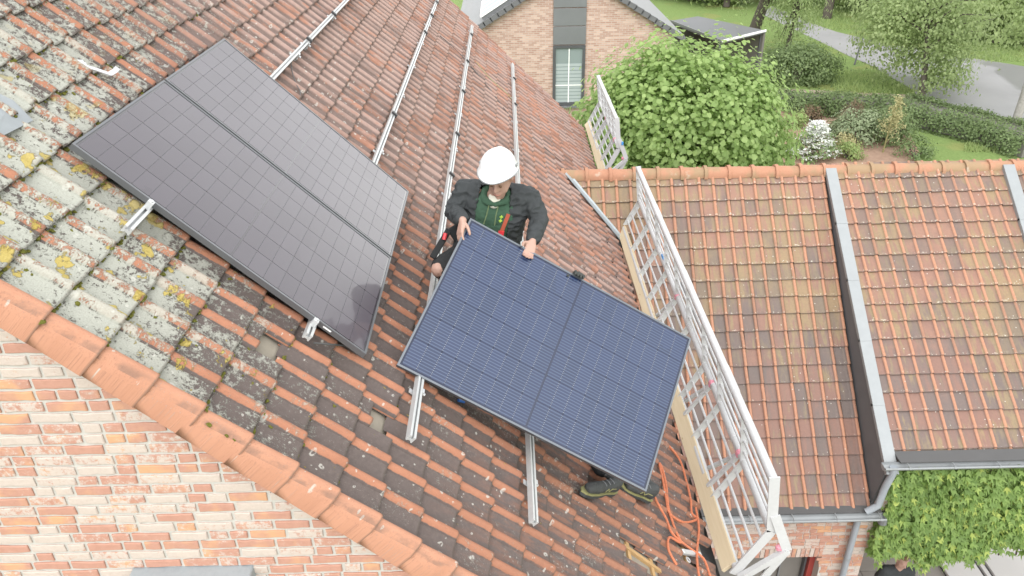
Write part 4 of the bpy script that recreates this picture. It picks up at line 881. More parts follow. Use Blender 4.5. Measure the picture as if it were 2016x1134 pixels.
# ================================================================== EDGE GUARDS
G = dict(b=(3.665, -3.565), k=(3.868, -3.175), t=(3.812, -2.685))
def guard(label, y0, y1, frames, braces, bends=()):
    g = thing('edge_guard', (G['b'][0], y0, G['b'][1]), label, 'guard rail', 'aluminium edge guards along the eave')
    at = lambda k, y: np.array([G[k][0], y, G[k][1]])
    lerp = lambda a, b, f, y: np.array([a[0]*(1-f)+b[0]*f, y, a[1]*(1-f)+b[1]*f])
    for k, nm, r in (('b', 'bottom_tube', 0.030), ('k', 'middle_tube', 0.031), ('t', 'top_tube', 0.034)):
        ys = [y0, (y0+y1)*0.5, y1]; m = MB(); m.tube([at(k, y0), at(k, y1)], r, 12); tb = m.build(nm, M['alu2'], g, smooth=True)
        for y in np.arange(y0+1.0, y1, 1.7): MB().tube([at(k, y), at(k, y+0.35)], r+0.004, 12).build('sleeve', M['alu2'], tb, smooth=True)
    for f in (0.25, 0.5, 0.75): m = MB(); q = lerp(G['b'], G['k'], f, 0); m.tube([q+VR*y0, q+VR*y1], 0.012, 8); m.build('rod', M['alu2'], g, smooth=True)
    for f in (0.22, 0.45, 0.68): m = MB(); q = lerp(G['k'], G['t'], f, 0); m.tube([q+VR*y0, q+VR*y1], 0.012, 8); m.build('rod', M['alu2'], g, smooth=True)
    for y in frames:
        m = MB(); m.bar(at('b', y), at('k', y), 0.065, 0.008, VR+np.array([0, 0, .0])); m.build('lower_post', M['alu2'], g)
        m = MB(); m.bar(at('k', y), at('t', y), 0.06, 0.010, VR); m.build('upper_post', M['alu2'], g)
    for y in braces:
        kx, kz = G['k']; bx, bz = G['b']
        m = MB(); m.bar((kx, y, kz), (bx-0.02, y+0.02, bz+0.02), 0.03, 0.03, VR); m.bar((kx, y, kz), (bx+0.05, y+0.28, bz-0.02), 0.03, 0.03, VR); m.build('brace', M['alu2'], g)
        m = MB(); m.box((kx, y, kz), (0.075, 0.06, 0.07)); m.build('clamp', M['pink'], g, bevel=0.014)
    for y in (y0, y1):                       # end frame: plates and an outrigger
        s = -1 if y == y0 else 1
        m = MB(); m.bar(at('b', y)+np.array([-.02, 0, -.05]), at('k', y), 0.075, 0.012, VR); m.bar(at('k', y), at('t', y)+np.array([0, 0, 0.03]), 0.075, 0.012, VR); m.build('end_post', M['alu2'], g)
    kx, kz = G['k']; o = np.array([kx+0.13, y0-0.03, kz-0.17])
    m = MB(); m.bar(at('k', y0)+np.array([0.0, -.01, 0.16]), o, 0.07, 0.010, VR); m.bar(o, at('b', y0)+np.array([0.02, -.03, -.06]), 0.05, 0.04, VR); m.bar(o, o+np.array([-.14, 0.0, -.30]), 0.06, 0.010, VR); m.build('outrigger', M['alu2'], g)
    m = MB(); m.box(o+np.array([-.05, 0.02, 0.01]), (0.06, 0.04, 0.05)); m.build('clamp', M['pink'], g, bevel=0.012)
    # spruce toe boards screwed on with straps
    bx0, bz0 = G['b'][0]-0.040, G['b'][1]-0.022; L = (y1-y0)/2
    for i in range(2):
        ya, yb = y0+0.04+i*L, y0+0.04+(i+1)*L-0.03; dx = 0.008*i
        m = MB(); m.box((bx0+dx, (ya+yb)/2, bz0), (0.032, yb-ya, 0.135), ((math.cos(0.75), 0, -math.sin(0.75)), (0, 1, 0), (math.sin(0.75), 0, math.cos(0.75)))); m.build('toe_board', M['wood'], g, bevel=0.003)
    nn = np.array([math.sin(.75), 0, math.cos(.75)])
    for y in np.arange(y0+0.45, y1, 0.75):
        m = MB(); m.bar(np.array([bx0+0.045, y+.06, bz0-0.02]), np.array([G['b'][0], y, G['b'][1]-0.01]), 0.022, 0.005, (1, 0, 1)); m.build('strap', M['greycloth'], g)
    return g
g1 = guard('long aluminium guard rail with wooden toe board along the main eave, before the annex ridge', 0.52, 6.55, (1.25, 2.0, 2.6, 3.3, 3.9, 4.5, 5.1, 5.8), (1.35, 2.3, 3.9))
MB().box((G['k'][0]-0.02, 4.75, G['k'][1]+0.06), (0.012, 0.10, 0.03)).build('label_sticker', M['blue'], g1)
g2 = guard('far shorter aluminium guard rail beyond the annex ridge, beside the leafy tree', 8.75, 11.45, (9.3, 9.8, 10.3, 10.8), (9.2, 10.4))
MB().box((G['k'][0]+0.05, 8.72, G['k'][1]+0.10), (0.03, 0.02, 0.05)).build('label_sticker', M['blue'], g2)
# bundle of thin rods tied along the guard
b_ = MB()
for k in range(4): b_.tube([(G['k'][0]+0.03+0.012*k, 1.9, G['k'][1]+0.12+0.02*(k % 2)), (G['k'][0]+0.02+0.012*k, 4.0, G['k'][1]+0.13)], 0.006, 6)
o = b_.build('rod_bundle', M['greycloth'], None, smooth=True); o['label'] = 'bundle of thin grey rods tied inside the long guard rail'; o['category'] = 'rods'
# rope
cable('safety_rope', 'tangled orange safety rope on the tiles beside the wooden toe board', [(1310, 870), (1338, 905), (1352, 950), (1360, 985), (1362, 1010), (1372, 1022), (1345, 1028), (1318, 1010), (1312, 985), (1305, 945), (1298, 912), (1306, 930), (1312, 960), (1316, 1000), (1330, 1045), (1340, 1068), (1318, 1058), (1316, 1082), (1332, 1112), (1322, 1095)], 0.055, 0.0095, M['rope'], 'rope')
cable('safety_rope', 'orange rope strand running down to the lower tile gap by the toe board', [(1280, 950), (1292, 985), (1312, 1022), (1325, 1052), (1362, 1082), (1385, 1100), (1398, 1134), (1402, 1150)], 0.06, 0.0095, M['rope'], 'rope')
cable('safety_rope', 'orange rope strand hanging beside the steel tensioner', [(1370, 1000), (1376, 1040), (1372, 1085), (1374, 1120), (1380, 1150)], 0.065, 0.0095, M['rope'], 'rope')
t_ = thing('rope_grab', roofpx(1350, 1085, TILE_H+0.04), 'steel rope grab lying in the gap between tiles at the toe board', 'rope grab')
a, b = roofpx(1342, 1086, TILE_H+0.045), roofpx(1378, 1092, TILE_H+0.045)
MB().bar(a, b, 0.04, 0.035, NR).build('body', M['steel'], t_, bevel=0.008)
for px in ((1333, 1084), (1355, 1102)):
    c = roofpx(*px, TILE_H+0.04); MB().tube([c+0.02*(math.cos(q)*UR+math.sin(q)*VR) for q in np.linspace(0, 6.28, 12)], 0.005, 6).build('shackle', M['steel'], t_, smooth=True)
o = MB().tube([roofpx(902, 788, TILE_H+.03), roofpx(914, 791, TILE_H+.035)], 0.010, 8).build('cable_plug', M['bluepl'], None, smooth=True); o['label'] = 'small blue plug on the tiles below the carried panel'; o['category'] = 'plug'

# ================================================================== PEOPLE
def nrm(a): a = np.array(a, float); return a/np.linalg.norm(a)
def hull_parts(parts):
    bm = bmesh.new()
    for sp in parts:
        b2 = bmesh.new()
        for c, r in sp:
            rr = (r, r, r) if not hasattr(r, '__len__') else r
            bmesh.ops.create_icosphere(b2, subdivisions=2, radius=1.0, matrix=Matrix.Translation(Vector([float(x) for x in c])) @ Matrix.Diagonal((*rr, 1)))
        h = bmesh.ops.convex_hull(b2, input=list(b2.verts), use_existing_faces=False)
        junk = list({g for g in h['geom_interior']+h['geom_unused'] if isinstance(g, bmesh.types.BMVert)})
        bmesh.ops.delete(b2, geom=junk, context='VERTS')
        hullf = {g for g in h['geom'] if isinstance(g, bmesh.types.BMFace)}
        bmesh.ops.delete(b2, geom=[f for f in b2.faces if f not in hullf], context='FACES_ONLY')
        me = bpy.data.meshes.new('tmp'); b2.to_mesh(me); b2.free(); bm.from_mesh(me); bpy.data.meshes.remove(me)
    return bm
def fused(name, parts, voxel, mat, parent, smooth=3, wrinkle=0.0, wscale=9.0, cutter=None, **props):
    """one continuous skin over overlapping rounded volumes"""
    bm = hull_parts(parts); me = bpy.data.meshes.new(name+'_src'); bm.to_mesh(me); bm.free()
    ob = bpy.data.objects.new(name+'_src', me); COL.objects.link(ob)
    md = ob.modifiers.new('r', 'REMESH'); md.mode = 'VOXEL'; md.voxel_size = voxel
    sm = ob.modifiers.new('s', 'SMOOTH'); sm.factor = 0.5; sm.iterations = smooth
    dg = bpy.context.evaluated_depsgraph_get(); out = bpy.data.meshes.new_from_object(ob.evaluated_get(dg)); out.name = name
    bpy.data.objects.remove(ob); bpy.data.meshes.remove(me)
    if wrinkle:
        bm = bmesh.new(); bm.from_mesh(out); bm.normal_update()
        for v in bm.verts:
            c = v.co; q = mnoise.noise(Vector((c.x*wscale, c.y*wscale*1.3, c.z*wscale*2.4)))+0.5*mnoise.noise(c*wscale*3.1)
            v.co += v.normal*wrinkle*(1-2*abs(q))
        bm.to_mesh(out); bm.free()
    if cutter:
        bm = bmesh.new(); bm.from_mesh(out); bmesh.ops.delete(bm, geom=[f for f in bm.faces if cutter(np.array(f.calc_center_median()), np.array(f.normal))], context='FACES'); bm.to_mesh(out); bm.free()
    out.polygons.foreach_set('use_smooth', [True]*len(out.polygons)); out.update()
    return finish(bpy.data.objects.new(name, out), mat, parent, props)
def hand(wrist, d, n, side, s=1.0, curl=0.55, spread=0.04):
    """palm, four bent fingers and a thumb: d finger direction, n palm normal, side towards the thumb"""
    d, n = nrm(d), nrm(n); sd = nrm(np.array(side)-d*(np.array(side)@d)); out = []; w = np.array(wrist, float)
    pc = w+d*0.085*s
    out.append([(w, 0.024*s), (w+d*0.03*s+sd*0.02*s, 0.018*s), (w+d*0.03*s-sd*0.02*s, 0.018*s), (pc+sd*0.028*s, 0.013*s), (pc-sd*0.032*s, 0.012*s)])
    for k, (off, L) in enumerate(((0.030, 0.072), (0.010, 0.082), (-0.011, 0.076), (-0.031, 0.060))):
        p = pc+sd*off*s; dd = nrm(d+sd*(off*spread*10)); a = 0.0; r = 0.0092*s
        for seg, fr in enumerate((0.42, 0.32, 0.26)):
            a += curl*(0.55 if seg == 0 else 1.0); q = p+(dd*math.cos(a)+n*math.sin(a))*L*fr*s; out.append([(p, r), (q, r*0.93)]); p = q; r *= 0.93
    t0 = w+d*0.022*s+sd*0.024*s+n*0.006*s; t1 = t0+nrm(d*0.55+sd*0.75+n*0.35)*0.036*s; t2 = t1+nrm(d*0.8+sd*0.35+n*0.5)*0.030*s; t3 = t2+nrm(d*0.85+n*0.6)*0.024*s
    out += [[(t0, 0.014*s), (t1, 0.0115*s)], [(t1, 0.0115*s), (t2, 0.0105*s)], [(t2, 0.0105*s), (t3, 0.009*s)]]
    return out
def head_parts(c, f, u, s=1.0):
    f, u = nrm(f), nrm(u); r = np.cross(f, u); P = lambda a, b, d: c+(f*a+r*b+u*d)*s
    parts = [[(P(-0.025, 0, 0.045), 0.078*s), (P(0.02, 0, 0.05), 0.072*s), (P(-0.03, 0, 0.0), 0.070*s), (P(0.03, 0, 0.0), 0.062*s)],
             [(P(0.03, 0, 0.0), 0.062*s), (P(0.045, 0.030, -0.055), 0.034*s), (P(0.045, -0.030, -0.055), 0.034*s), (P(0.066, 0, -0.098), 0.024*s), (P(-0.02, 0.040, -0.05), 0.03*s), (P(-0.02, -0.040, -0.05), 0.03*s)],
             [(P(0.088, 0, 0.018), 0.010*s), (P(0.112, 0, -0.024), 0.0115*s), (P(0.092, 0.014, -0.030), 0.009*s), (P(0.092, -0.014, -0.030), 0.009*s)],
             [(P(0.080, 0.034, 0.024), 0.013*s), (P(0.080, -0.034, 0.024), 0.013*s)],
             [(P(0.078, 0.026, -0.062), 0.008*s), (P(0.092, 0, -0.060), 0.0085*s), (P(0.078, -0.026, -0.062), 0.008*s)],
             [(P(0.076, 0.022, -0.076), 0.008*s), (P(0.087, 0, -0.076), 0.0085*s), (P(0.076, -0.022, -0.076), 0.008*s)],
             [(P(0.079, 0, -0.106), 0.014*s)]]
    for q in (-1, 1): parts.append([(P(-0.015, q*0.076, 0.012), 0.012*s), (P(-0.012, q*0.080, -0.012), 0.011*s), (P(-0.010, q*0.076, -0.030), 0.008*s)])
    return parts, P
def helmet(parent, c, f, u, s=1.0):
    """hard hat: crown with a low ridge, rim and peak"""
    f, u = nrm(f), nrm(u); r = np.cross(f, u); m = MB(); na, nb = 40, 12; V = []
    for i in range(nb+1):
        ph = (i/nb)*math.pi/2
        for k in range(na):
            a = 2*math.pi*k/na; ca_, sa_ = math.cos(a), math.sin(a); R0 = math.sin(ph)**0.9 if i else 0.0
            z = 0.128*math.cos(ph)**0.92; rad_f, rad_s = 0.142, 0.116
            ridge = 0.006*math.exp(-((sa_*R0*rad_s)/0.022)**2)*math.cos(ph) if i else 0.006
            flare = 0.012*max(0, (i-nb+1.5)/1.5); pk = 0.030*max(0, ca_)**2*max(0, (i-nb+2)/2)
            V.append(c+(f*(ca_*(R0*rad_f+flare+pk))+r*(sa_*(R0*rad_s+flare))+u*(z+ridge-0.006*pk/0.030*(i == nb)))*s)
    F = [(i*na+k, i*na+(k+1) % na, (i+1)*na+(k+1) % na, (i+1)*na+k) for i in range(nb) for k in range(na)]
    V2 = [c+(q-c)*0.965-u*0.004*s for q in V]; n0 = len(V)
    F += [(n0+a, n0+d, n0+c_, n0+b) for a, b, c_, d in F]; F += [(nb*na+k, nb*na+(k+1) % na, n0+nb*na+(k+1) % na, n0+nb*na+k) for k in range(na)]
    m.add(V+V2, F); h = m.build('helmet', M['helmet'], parent, smooth=True)
    rim = [c+(q-c)*1.004-u*0.004*s for q in V[nb*na:]]; MB().tube(rim+rim[:1], 0.004*s, 6, False).build('rim_edge', M['gutter'], h, smooth=True)
    for sg in (-1, 1):
        m = MB(); m.box(c+(r*sg*0.119+u*0.030-f*0.01)*s, (0.006*s, 0.03*s, 0.018*s), (r, f, u)); m.build('slot_clip', M['gutter'], h)
    return h

def worker_kneeling():
    t = thing('person', roofpx(930, 560, TILE_H), 'worker in white helmet, black jacket and green hoodie kneeling and gripping the blue panel', 'person')
    f = nrm((-0.27, -0.90, -0.36)); u = nrm(np.array([0, 0, 1.0])-f*f[2])
    Hc = W(983, 350, 5.14)
    sL, sR = W(917, 372, 5.36), W(1040, 386, 5.36); neck = W(977, 380, 5.30); chest = W(972, 420, 5.40); waist = W(955, 478, 5.52); hipL, hipR = W(922, 505, 5.60), W(985, 512, 5.62)
    eL, eR = W(893, 416, 5.33), W(1062, 430, 5.34)
    e0, e1 = HC[0], HC[3]; gripA = e0+(e1-e0)*0.085; gripB = e0+(HC[1]-e0)*0.245
    wL = gripA-hx*0.035+hy*0.055-hz*0.01; wR = gripB+hy*0.075-hz*0.012+hx*0.02
    hp, P = head_parts(Hc, f, u, 1.0)
    lat = nrm(sR-sL); spine = nrm((sL+sR)/2-waist); fwd = nrm(np.cross(lat, spine)); fwd = fwd if fwd@(CAM-chest) > 0 else -fwd
    knL = W(864, 530, 5.35); ankL = roofpx(915, 585, TILE_H+0.07); knR = W(1052, 560, 5.50); ankR = roofpx(1020, 655, TILE_H+0.13)
    body = hp+[[(P(-0.03, 0, -0.05), 0.055), (neck, 0.058), (neck-spine*0.06, 0.06)],
               [(eL, 0.034), (wL, 0.026)], [(eR, 0.034), (wR, 0.026)], [(knL, 0.056), (knL+nrm(hipL-knL)*0.1, 0.062)], [(knL, 0.055), (knL+(ankL-knL)*0.4, 0.052), (ankL, 0.035)], [(knR, 0.055), (ankR, 0.038)],
               [(knL, 0.055), (hipL, 0.07)], [(hipL, 0.07), (waist, 0.09)], [(knR, 0.055), (hipR, 0.07)], [(hipR, 0.07), (waist, 0.09)], [(waist, 0.1), (chest, 0.11), (neck-spine*0.06, 0.06)], [(neck-spine*0.06, 0.05), (sL, 0.045)], [(sL, 0.045), (eL, 0.036)], [(neck-spine*0.06, 0.05), (sR, 0.045)], [(sR, 0.045), (eR, 0.036)]]
    body += hand(wL, -hy*0.85+hx*0.22-hz*0.15, hx*0.9-hz*0.3, hz*0.9+hx*0.2, 1.0, 0.5)
    body += hand(wR, -hy*0.9+hx*0.05, -hz*0.2+hz*0.6, -hx, 1.0, 0.42)
    fused('body', body, 0.0052, M['skin'], t, 2)
    m = MB(); m.tube([P(0.086, -0.022, -0.069), P(0.098, 0, -0.069), P(0.086, 0.022, -0.069)], [0.003, 0.0045, 0.003], 6); m.build('lips', M['lips'], t, smooth=True)
    hr = MB(); hr.tube([P(-0.085, -0.055, -0.01), P(-0.10, 0, -0.02), P(-0.085, 0.055, -0.01)], 0.022, 8); hr.build('hair', M['hair'], t, smooth=True)
    for q in (-1, 1): MB().tube([P(0.086, q*0.032, 0.004), P(0.094, q*0.032, 0.003)], [0.011, 0.006], 8).build('eye', M['hair'], t, smooth=True)
    hf_ = nrm(f*0.975+u*0.24); helmet(t, Hc+u*0.074-f*0.006, hf_, nrm(u-hf_*(u@hf_)), 1.04)
    # hoodie with hood and cords
    hood = [[(neck-spine*0.07-lat*0.10, 0.055), (neck-spine*0.07+lat*0.10, 0.055), (chest-lat*0.07+fwd*0.035, 0.09), (chest+lat*0.07+fwd*0.035, 0.09), (waist-lat*0.06+fwd*0.05, 0.09), (waist+lat*0.06+fwd*0.05, 0.09), (hipL*0.5+hipR*0.5, 0.12)]]
    ring = [neck+lat*math.cos(a)*0.085+(fwd*0.86-spine*0.5)*math.sin(a)*0.085-spine*0.012 for a in np.linspace(-math.pi, math.pi, 17)]
    for a, b in zip(ring[:-1], ring[1:]): hood.append([(a, 0.024), (b, 0.024)])
    hood.append([(neck-fwd*0.09-spine*0.02, 0.05), (neck-fwd*0.10-spine*0.12, 0.06)])
    hd = fused('hoodie', hood, 0.007, M['hoodie'], t, 3, 0.004, 16)
    sh = [[(neck+fwd*0.035-spine*0.018, 0.050), (neck+fwd*0.055-spine*0.055, 0.04)]]; fused('undershirt', sh, 0.006, M['shirt'], t, 2)
    for q in (-0.030, 0.032):
        a = neck+lat*q+fwd*0.118-spine*0.055; m = MB(); m.tube([a, a-spine*0.06+fwd*0.012, a-spine*0.13+fwd*0.018+lat*q*0.2], 0.0045, 6); m.build('drawstring', M['silverleaf'], hd, smooth=True)
    lg = MB(); c = chest+lat*0.055+fwd*0.134+spine*0.012
    for dx, dz in ((0, 0.016), (0.0, -0.012)):
        lg.box(c+lat*dx+spine*dz, (0.022, 0.004, 0.008), (lat, fwd, spine)); lg.box(c+lat*dx+spine*dz, (0.008, 0.004, 0.022), (lat, fwd, spine))
    lg.build('print', M['lime_print'], hd)
    # jacket, open in front
    jk = [[(neck-spine*0.05-lat*0.07-fwd*0.02, 0.07), (neck-spine*0.05+lat*0.07-fwd*0.02, 0.07), (sL, 0.066), (sR, 0.066), (chest-lat*0.115, 0.105), (chest+lat*0.115, 0.105)],
          [(chest-lat*0.115, 0.108), (chest+lat*0.115, 0.108), (waist-lat*0.105+fwd*0.01, 0.112), (waist+lat*0.115+fwd*0.01, 0.112), (hipL, 0.115), (hipR, 0.115)],
          [(sL, 0.070), (eL, 0.056)], [(eL, 0.056), (eL*0.4+wL*0.6, 0.048), (wL+(eL-wL)*0.16, 0.041)], [(sR, 0.070), (eR, 0.056)], [(eR, 0.056), (eR*0.4+wR*0.6, 0.048), (wR+(eR-wR)*0.16, 0.041)]]
    cr_ = [neck+lat*math.cos(a)*0.105+(fwd*0.9-spine*0.55)*math.sin(a)*0.095-spine*0.032 for a in np.linspace(-math.pi*1.18, math.pi*0.18, 13)]
    for a, b in zip(cr_[:-1], cr_[1:]): jk.append([(a, 0.024), (b, 0.024)])
    def cut(c, n):
        d = c-chest; x = d@lat; z = d@spine; y = d@fwd
        for a_, b_ in ((sL, eL), (eL, wL), (sR, eR), (eR, wR)):
            ab = b_-a_; tt = min(1.0, max(0.0, ((c-a_)@ab)/(ab@ab)))
            if np.linalg.norm(c-a_-ab*tt) < 0.085: return False
        return y > 0.02 and -0.125 < x-0.005 < 0.105+0.0*z and z < 0.30 and abs(x-0.0) < 0.118-0.10*max(0.0, z-0.05) 
    jo = fused('jacket', jk, 0.007, M['jacket'], t, 3, 0.014, 9, cut)
    so = jo.modifiers.new('thick', 'SOLIDIFY'); so.thickness = 0.007; so.offset = -1
    m = MB(); a = chest+lat*0.098+fwd*0.122+spine*0.05; b = waist+lat*0.075+fwd*0.155+spine*0.03
    m.bar(a, b, 0.026, 0.006, fwd); hs = m.build('harness_strap', M['strap'], t); m = MB(); m.box((a*0.45+b*0.55)+fwd*0.006, (0.04, 0.010, 0.035), (lat, fwd, spine)); m.build('buckle', M['red'], hs)
    # shorts and tool pouch
    fused('shorts', [[(hipL, 0.118), (hipR, 0.118), (waist, 0.11)], [(hipL, 0.125), (hipL*0.25+knL*0.75, 0.088)], [(hipL*0.25+knL*0.75, 0.088), (knL+nrm(hipL-knL)*0.045, 0.084)], [(hipR, 0.11), (knR+nrm(hipR-knR)*0.06, 0.078)]], 0.009, M['shorts'], t, 3, 0.006, 12)
    m = MB(); a, b = W(884, 452, 5.42), W(851, 508, 5.37); m.bar(a, b, 0.045, 0.03, (0, -1, 0.3)); m.bar(a+np.array([.02, 0, .02]), W(905, 470, 5.45), 0.08, 0.03, (0, -1, .3)); pb = m.build('tool_pouch', M['shorts'], t, bevel=0.006); MB().tube([W(877, 459, 5.38), W(874, 472, 5.38)], 0.014, 8).build('red_clip', M['red'], pb, smooth=True)
    for a_, k_ in ((ankL, knL), (ankR, knR)):
        dn = nrm(-NR); fo = nrm(np.array([0.25, -0.9, 0])-NR*(np.array([0.25, -0.9, 0])@NR))
        fused('boot', [[(a_+nrm(k_-a_)*0.1, 0.048), (a_+dn*0.03, 0.045)], [(a_+dn*0.04-fo*0.04, 0.042), (a_+dn*0.05+fo*0.13, 0.036)]], 0.009, M['boot'], t, 2)
    return t
worker_kneeling()

def boot(parent, toe, heel, ankle, up):
    """work boot: welted sole, toe cap, laced upper and padded collar"""
    toe, heel, ankle, up = (np.array(q, float) for q in (toe, heel, ankle, up)); fo = nrm(toe-heel); up = nrm(up-fo*(up@fo)); sd = nrm(np.cross(up, fo)); L = np.linalg.norm(toe-heel)
    at = lambda a, b, c: heel+fo*a*L+sd*b+up*c
    parts = [[(at(0.12, 0, 0.055), 0.040), (at(0.36, 0, 0.062), 0.040), (at(0.16, 0, 0.105), 0.041)], [(at(0.34, 0, 0.058), 0.040), (at(0.64, 0.008, 0.048), 0.034), (at(0.64, -0.008, 0.048), 0.034)],
             [(at(0.62, 0.010, 0.046), 0.034), (at(0.62, -0.010, 0.046), 0.034), (at(0.84, 0.008, 0.044), 0.031), (at(0.84, -0.008, 0.044), 0.031)], [(at(0.16, 0, 0.10), 0.042), (ankle*0.7+at(0.15, 0, 0.10)*0.3, 0.044)]]
    o = fused('boot', parts, 0.005, M['boot'], parent, 2, 0.002, 30)
    out = [(-0.02, 0.0), (0.0, 0.028), (0.12, 0.037), (0.35, 0.034), (0.60, 0.046), (0.80, 0.045), (0.93, 0.030), (1.0, 0.0)]; ring = out+[(x, -y) for x, y in reversed(out[1:-1])]
    for nm, z0, z1, k, mt in (('sole', -0.012, 0.012, 1.0, 'boot'), ('welt', 0.0125, 0.024, 1.03, 'sole')):
        m = MB(); m.prism([at(0.5+(x-0.5)*k, y*k, z0) for x, y in ring], up*(z1-z0)); m.build(nm, M[mt], o)
    for q in range(4):
        c = at(0.34+0.085*q, 0, 0.108-0.011*q); MB().tube([c-sd*0.024, c+up*0.004, c+sd*0.024], 0.0035, 5).build('lace', M['greycloth'], o)
    c = ankle*0.7+at(0.15, 0, 0.10)*0.3; ax = nrm(ankle-at(0.15, 0, 0.05)); e1 = nrm(np.cross(ax, sd)); MB().tube([c+0.043*(math.cos(q)*sd+math.sin(q)*e1) for q in np.linspace(0, 6.283, 17)], 0.010, 6).build('collar', M['cable'], o, smooth=True)
    m = MB(); s_ = sd if sd@(CAM-heel) > 0 else -sd; b = at(0.36, 0, 0.064)+s_*0.0405
    for a_, c_ in (((0.060, -0.020), (0.040, 0.010)), ((0.040, 0.010), (0.015, -0.018)), ((0.015, -0.018), (-0.008, 0.008)), ((-0.008, 0.008), (-0.062, 0.008))): m.bar(b+fo*a_[0]+up*a_[1], b+fo*c_[0]+up*c_[1], 0.005, 0.006, s_)
    m.build('boot_stripe', M['sole'], o)
    return o
def worker_behind():
    t = thing('person', roofpx(1215, 965, TILE_H), 'crouching worker hidden behind the carried panel, only dark boots and a gloved hand showing', 'person')
    up = nrm(NR*0.75+np.array([0, 0, 0.5]))
    toeA, heelA = roofpx(1142, 970, TILE_H+0.05), roofpx(1207, 968, TILE_H+0.05); ankA = W(1188, 918, np.dot(heelA-CAM, FW)-0.02)
    toeB, heelB = roofpx(1220, 958, TILE_H+0.05), roofpx(1277, 984, TILE_H+0.05); ankB = W(1250, 935, np.dot(heelB-CAM, FW)+0.03)
    kA, kB = W(1130, 825, 5.62), W(1240, 840, 5.62); pel = W(1200, 780, 5.92); ch = W(1175, 700, 5.72); hd = W(1168, 668, 5.62)
    sL, sR = W(1135, 690, 5.68), W(1210, 705, 5.70)
    ge = HC[0]+(HC[1]-HC[0])*0.475; wr = ge-hz*0.085-hy*0.012; el = W(1120, 640, 5.62); el2 = W(1250, 770, 5.7); w2 = W(1255, 820, 5.55)
    hp, P = head_parts(hd, (-0.3, -0.8, -0.4), (0, -0.3, 0.9))
    body = hp+[[(hd-np.array([0, 0, .06]), 0.05), (ch, 0.07)], [(sL, 0.06), (sR, 0.06), (ch, 0.1)], [(ch, 0.11), (pel, 0.13)], [(sL, 0.05), (el, 0.04)], [(el, 0.04), (wr, 0.027)], [(sR, 0.05), (el2, 0.04)], [(el2, 0.04), (w2, 0.027)],
               [(pel, 0.11), (kA, 0.065)], [(kA, 0.06), (ankA, 0.045)], [(pel, 0.11), (kB, 0.065)], [(kB, 0.06), (ankB, 0.045)]]
    body += hand(w2, (0, -0.3, -1), (-1, -.2, 0), (0, -1, 0), 0.95)
    fused('body', body, 0.010, M['skin'], t, 2)
    fused('trousers', [[(pel, 0.14), (pel+np.array([0.04, 0, 0.06]), 0.13)], [(pel, 0.125), (kA, 0.08)], [(kA, 0.085), (ankA, 0.074)], [(pel, 0.125), (kB, 0.08)], [(kB, 0.085), (ankB, 0.074)]], 0.010, M['shorts'], t, 3, 0.007, 11)
    fused('jacket', [[(sL, 0.075), (sR, 0.075), (ch, 0.12), (pel+np.array([0, 0, 0.08]), 0.145)], [(sL, 0.07), (el, 0.055)], [(el, 0.055), (wr+(el-wr)*0.2, 0.042)], [(sR, 0.07), (el2, 0.055)], [(el2, 0.055), (w2+(el2-w2)*0.2, 0.042)]], 0.010, M['jacket'], t, 3, 0.006, 12)
    fused('glove', hand(wr, hz*0.93+hy*0.34, -hy, -hx, 1.0, 0.60, 0.06), 0.0042, M['glove'], t, 1)
    boot(t, toeA, heelA, ankA, up); boot(t, toeB, heelB, ankB, up)
    return t
worker_behind()

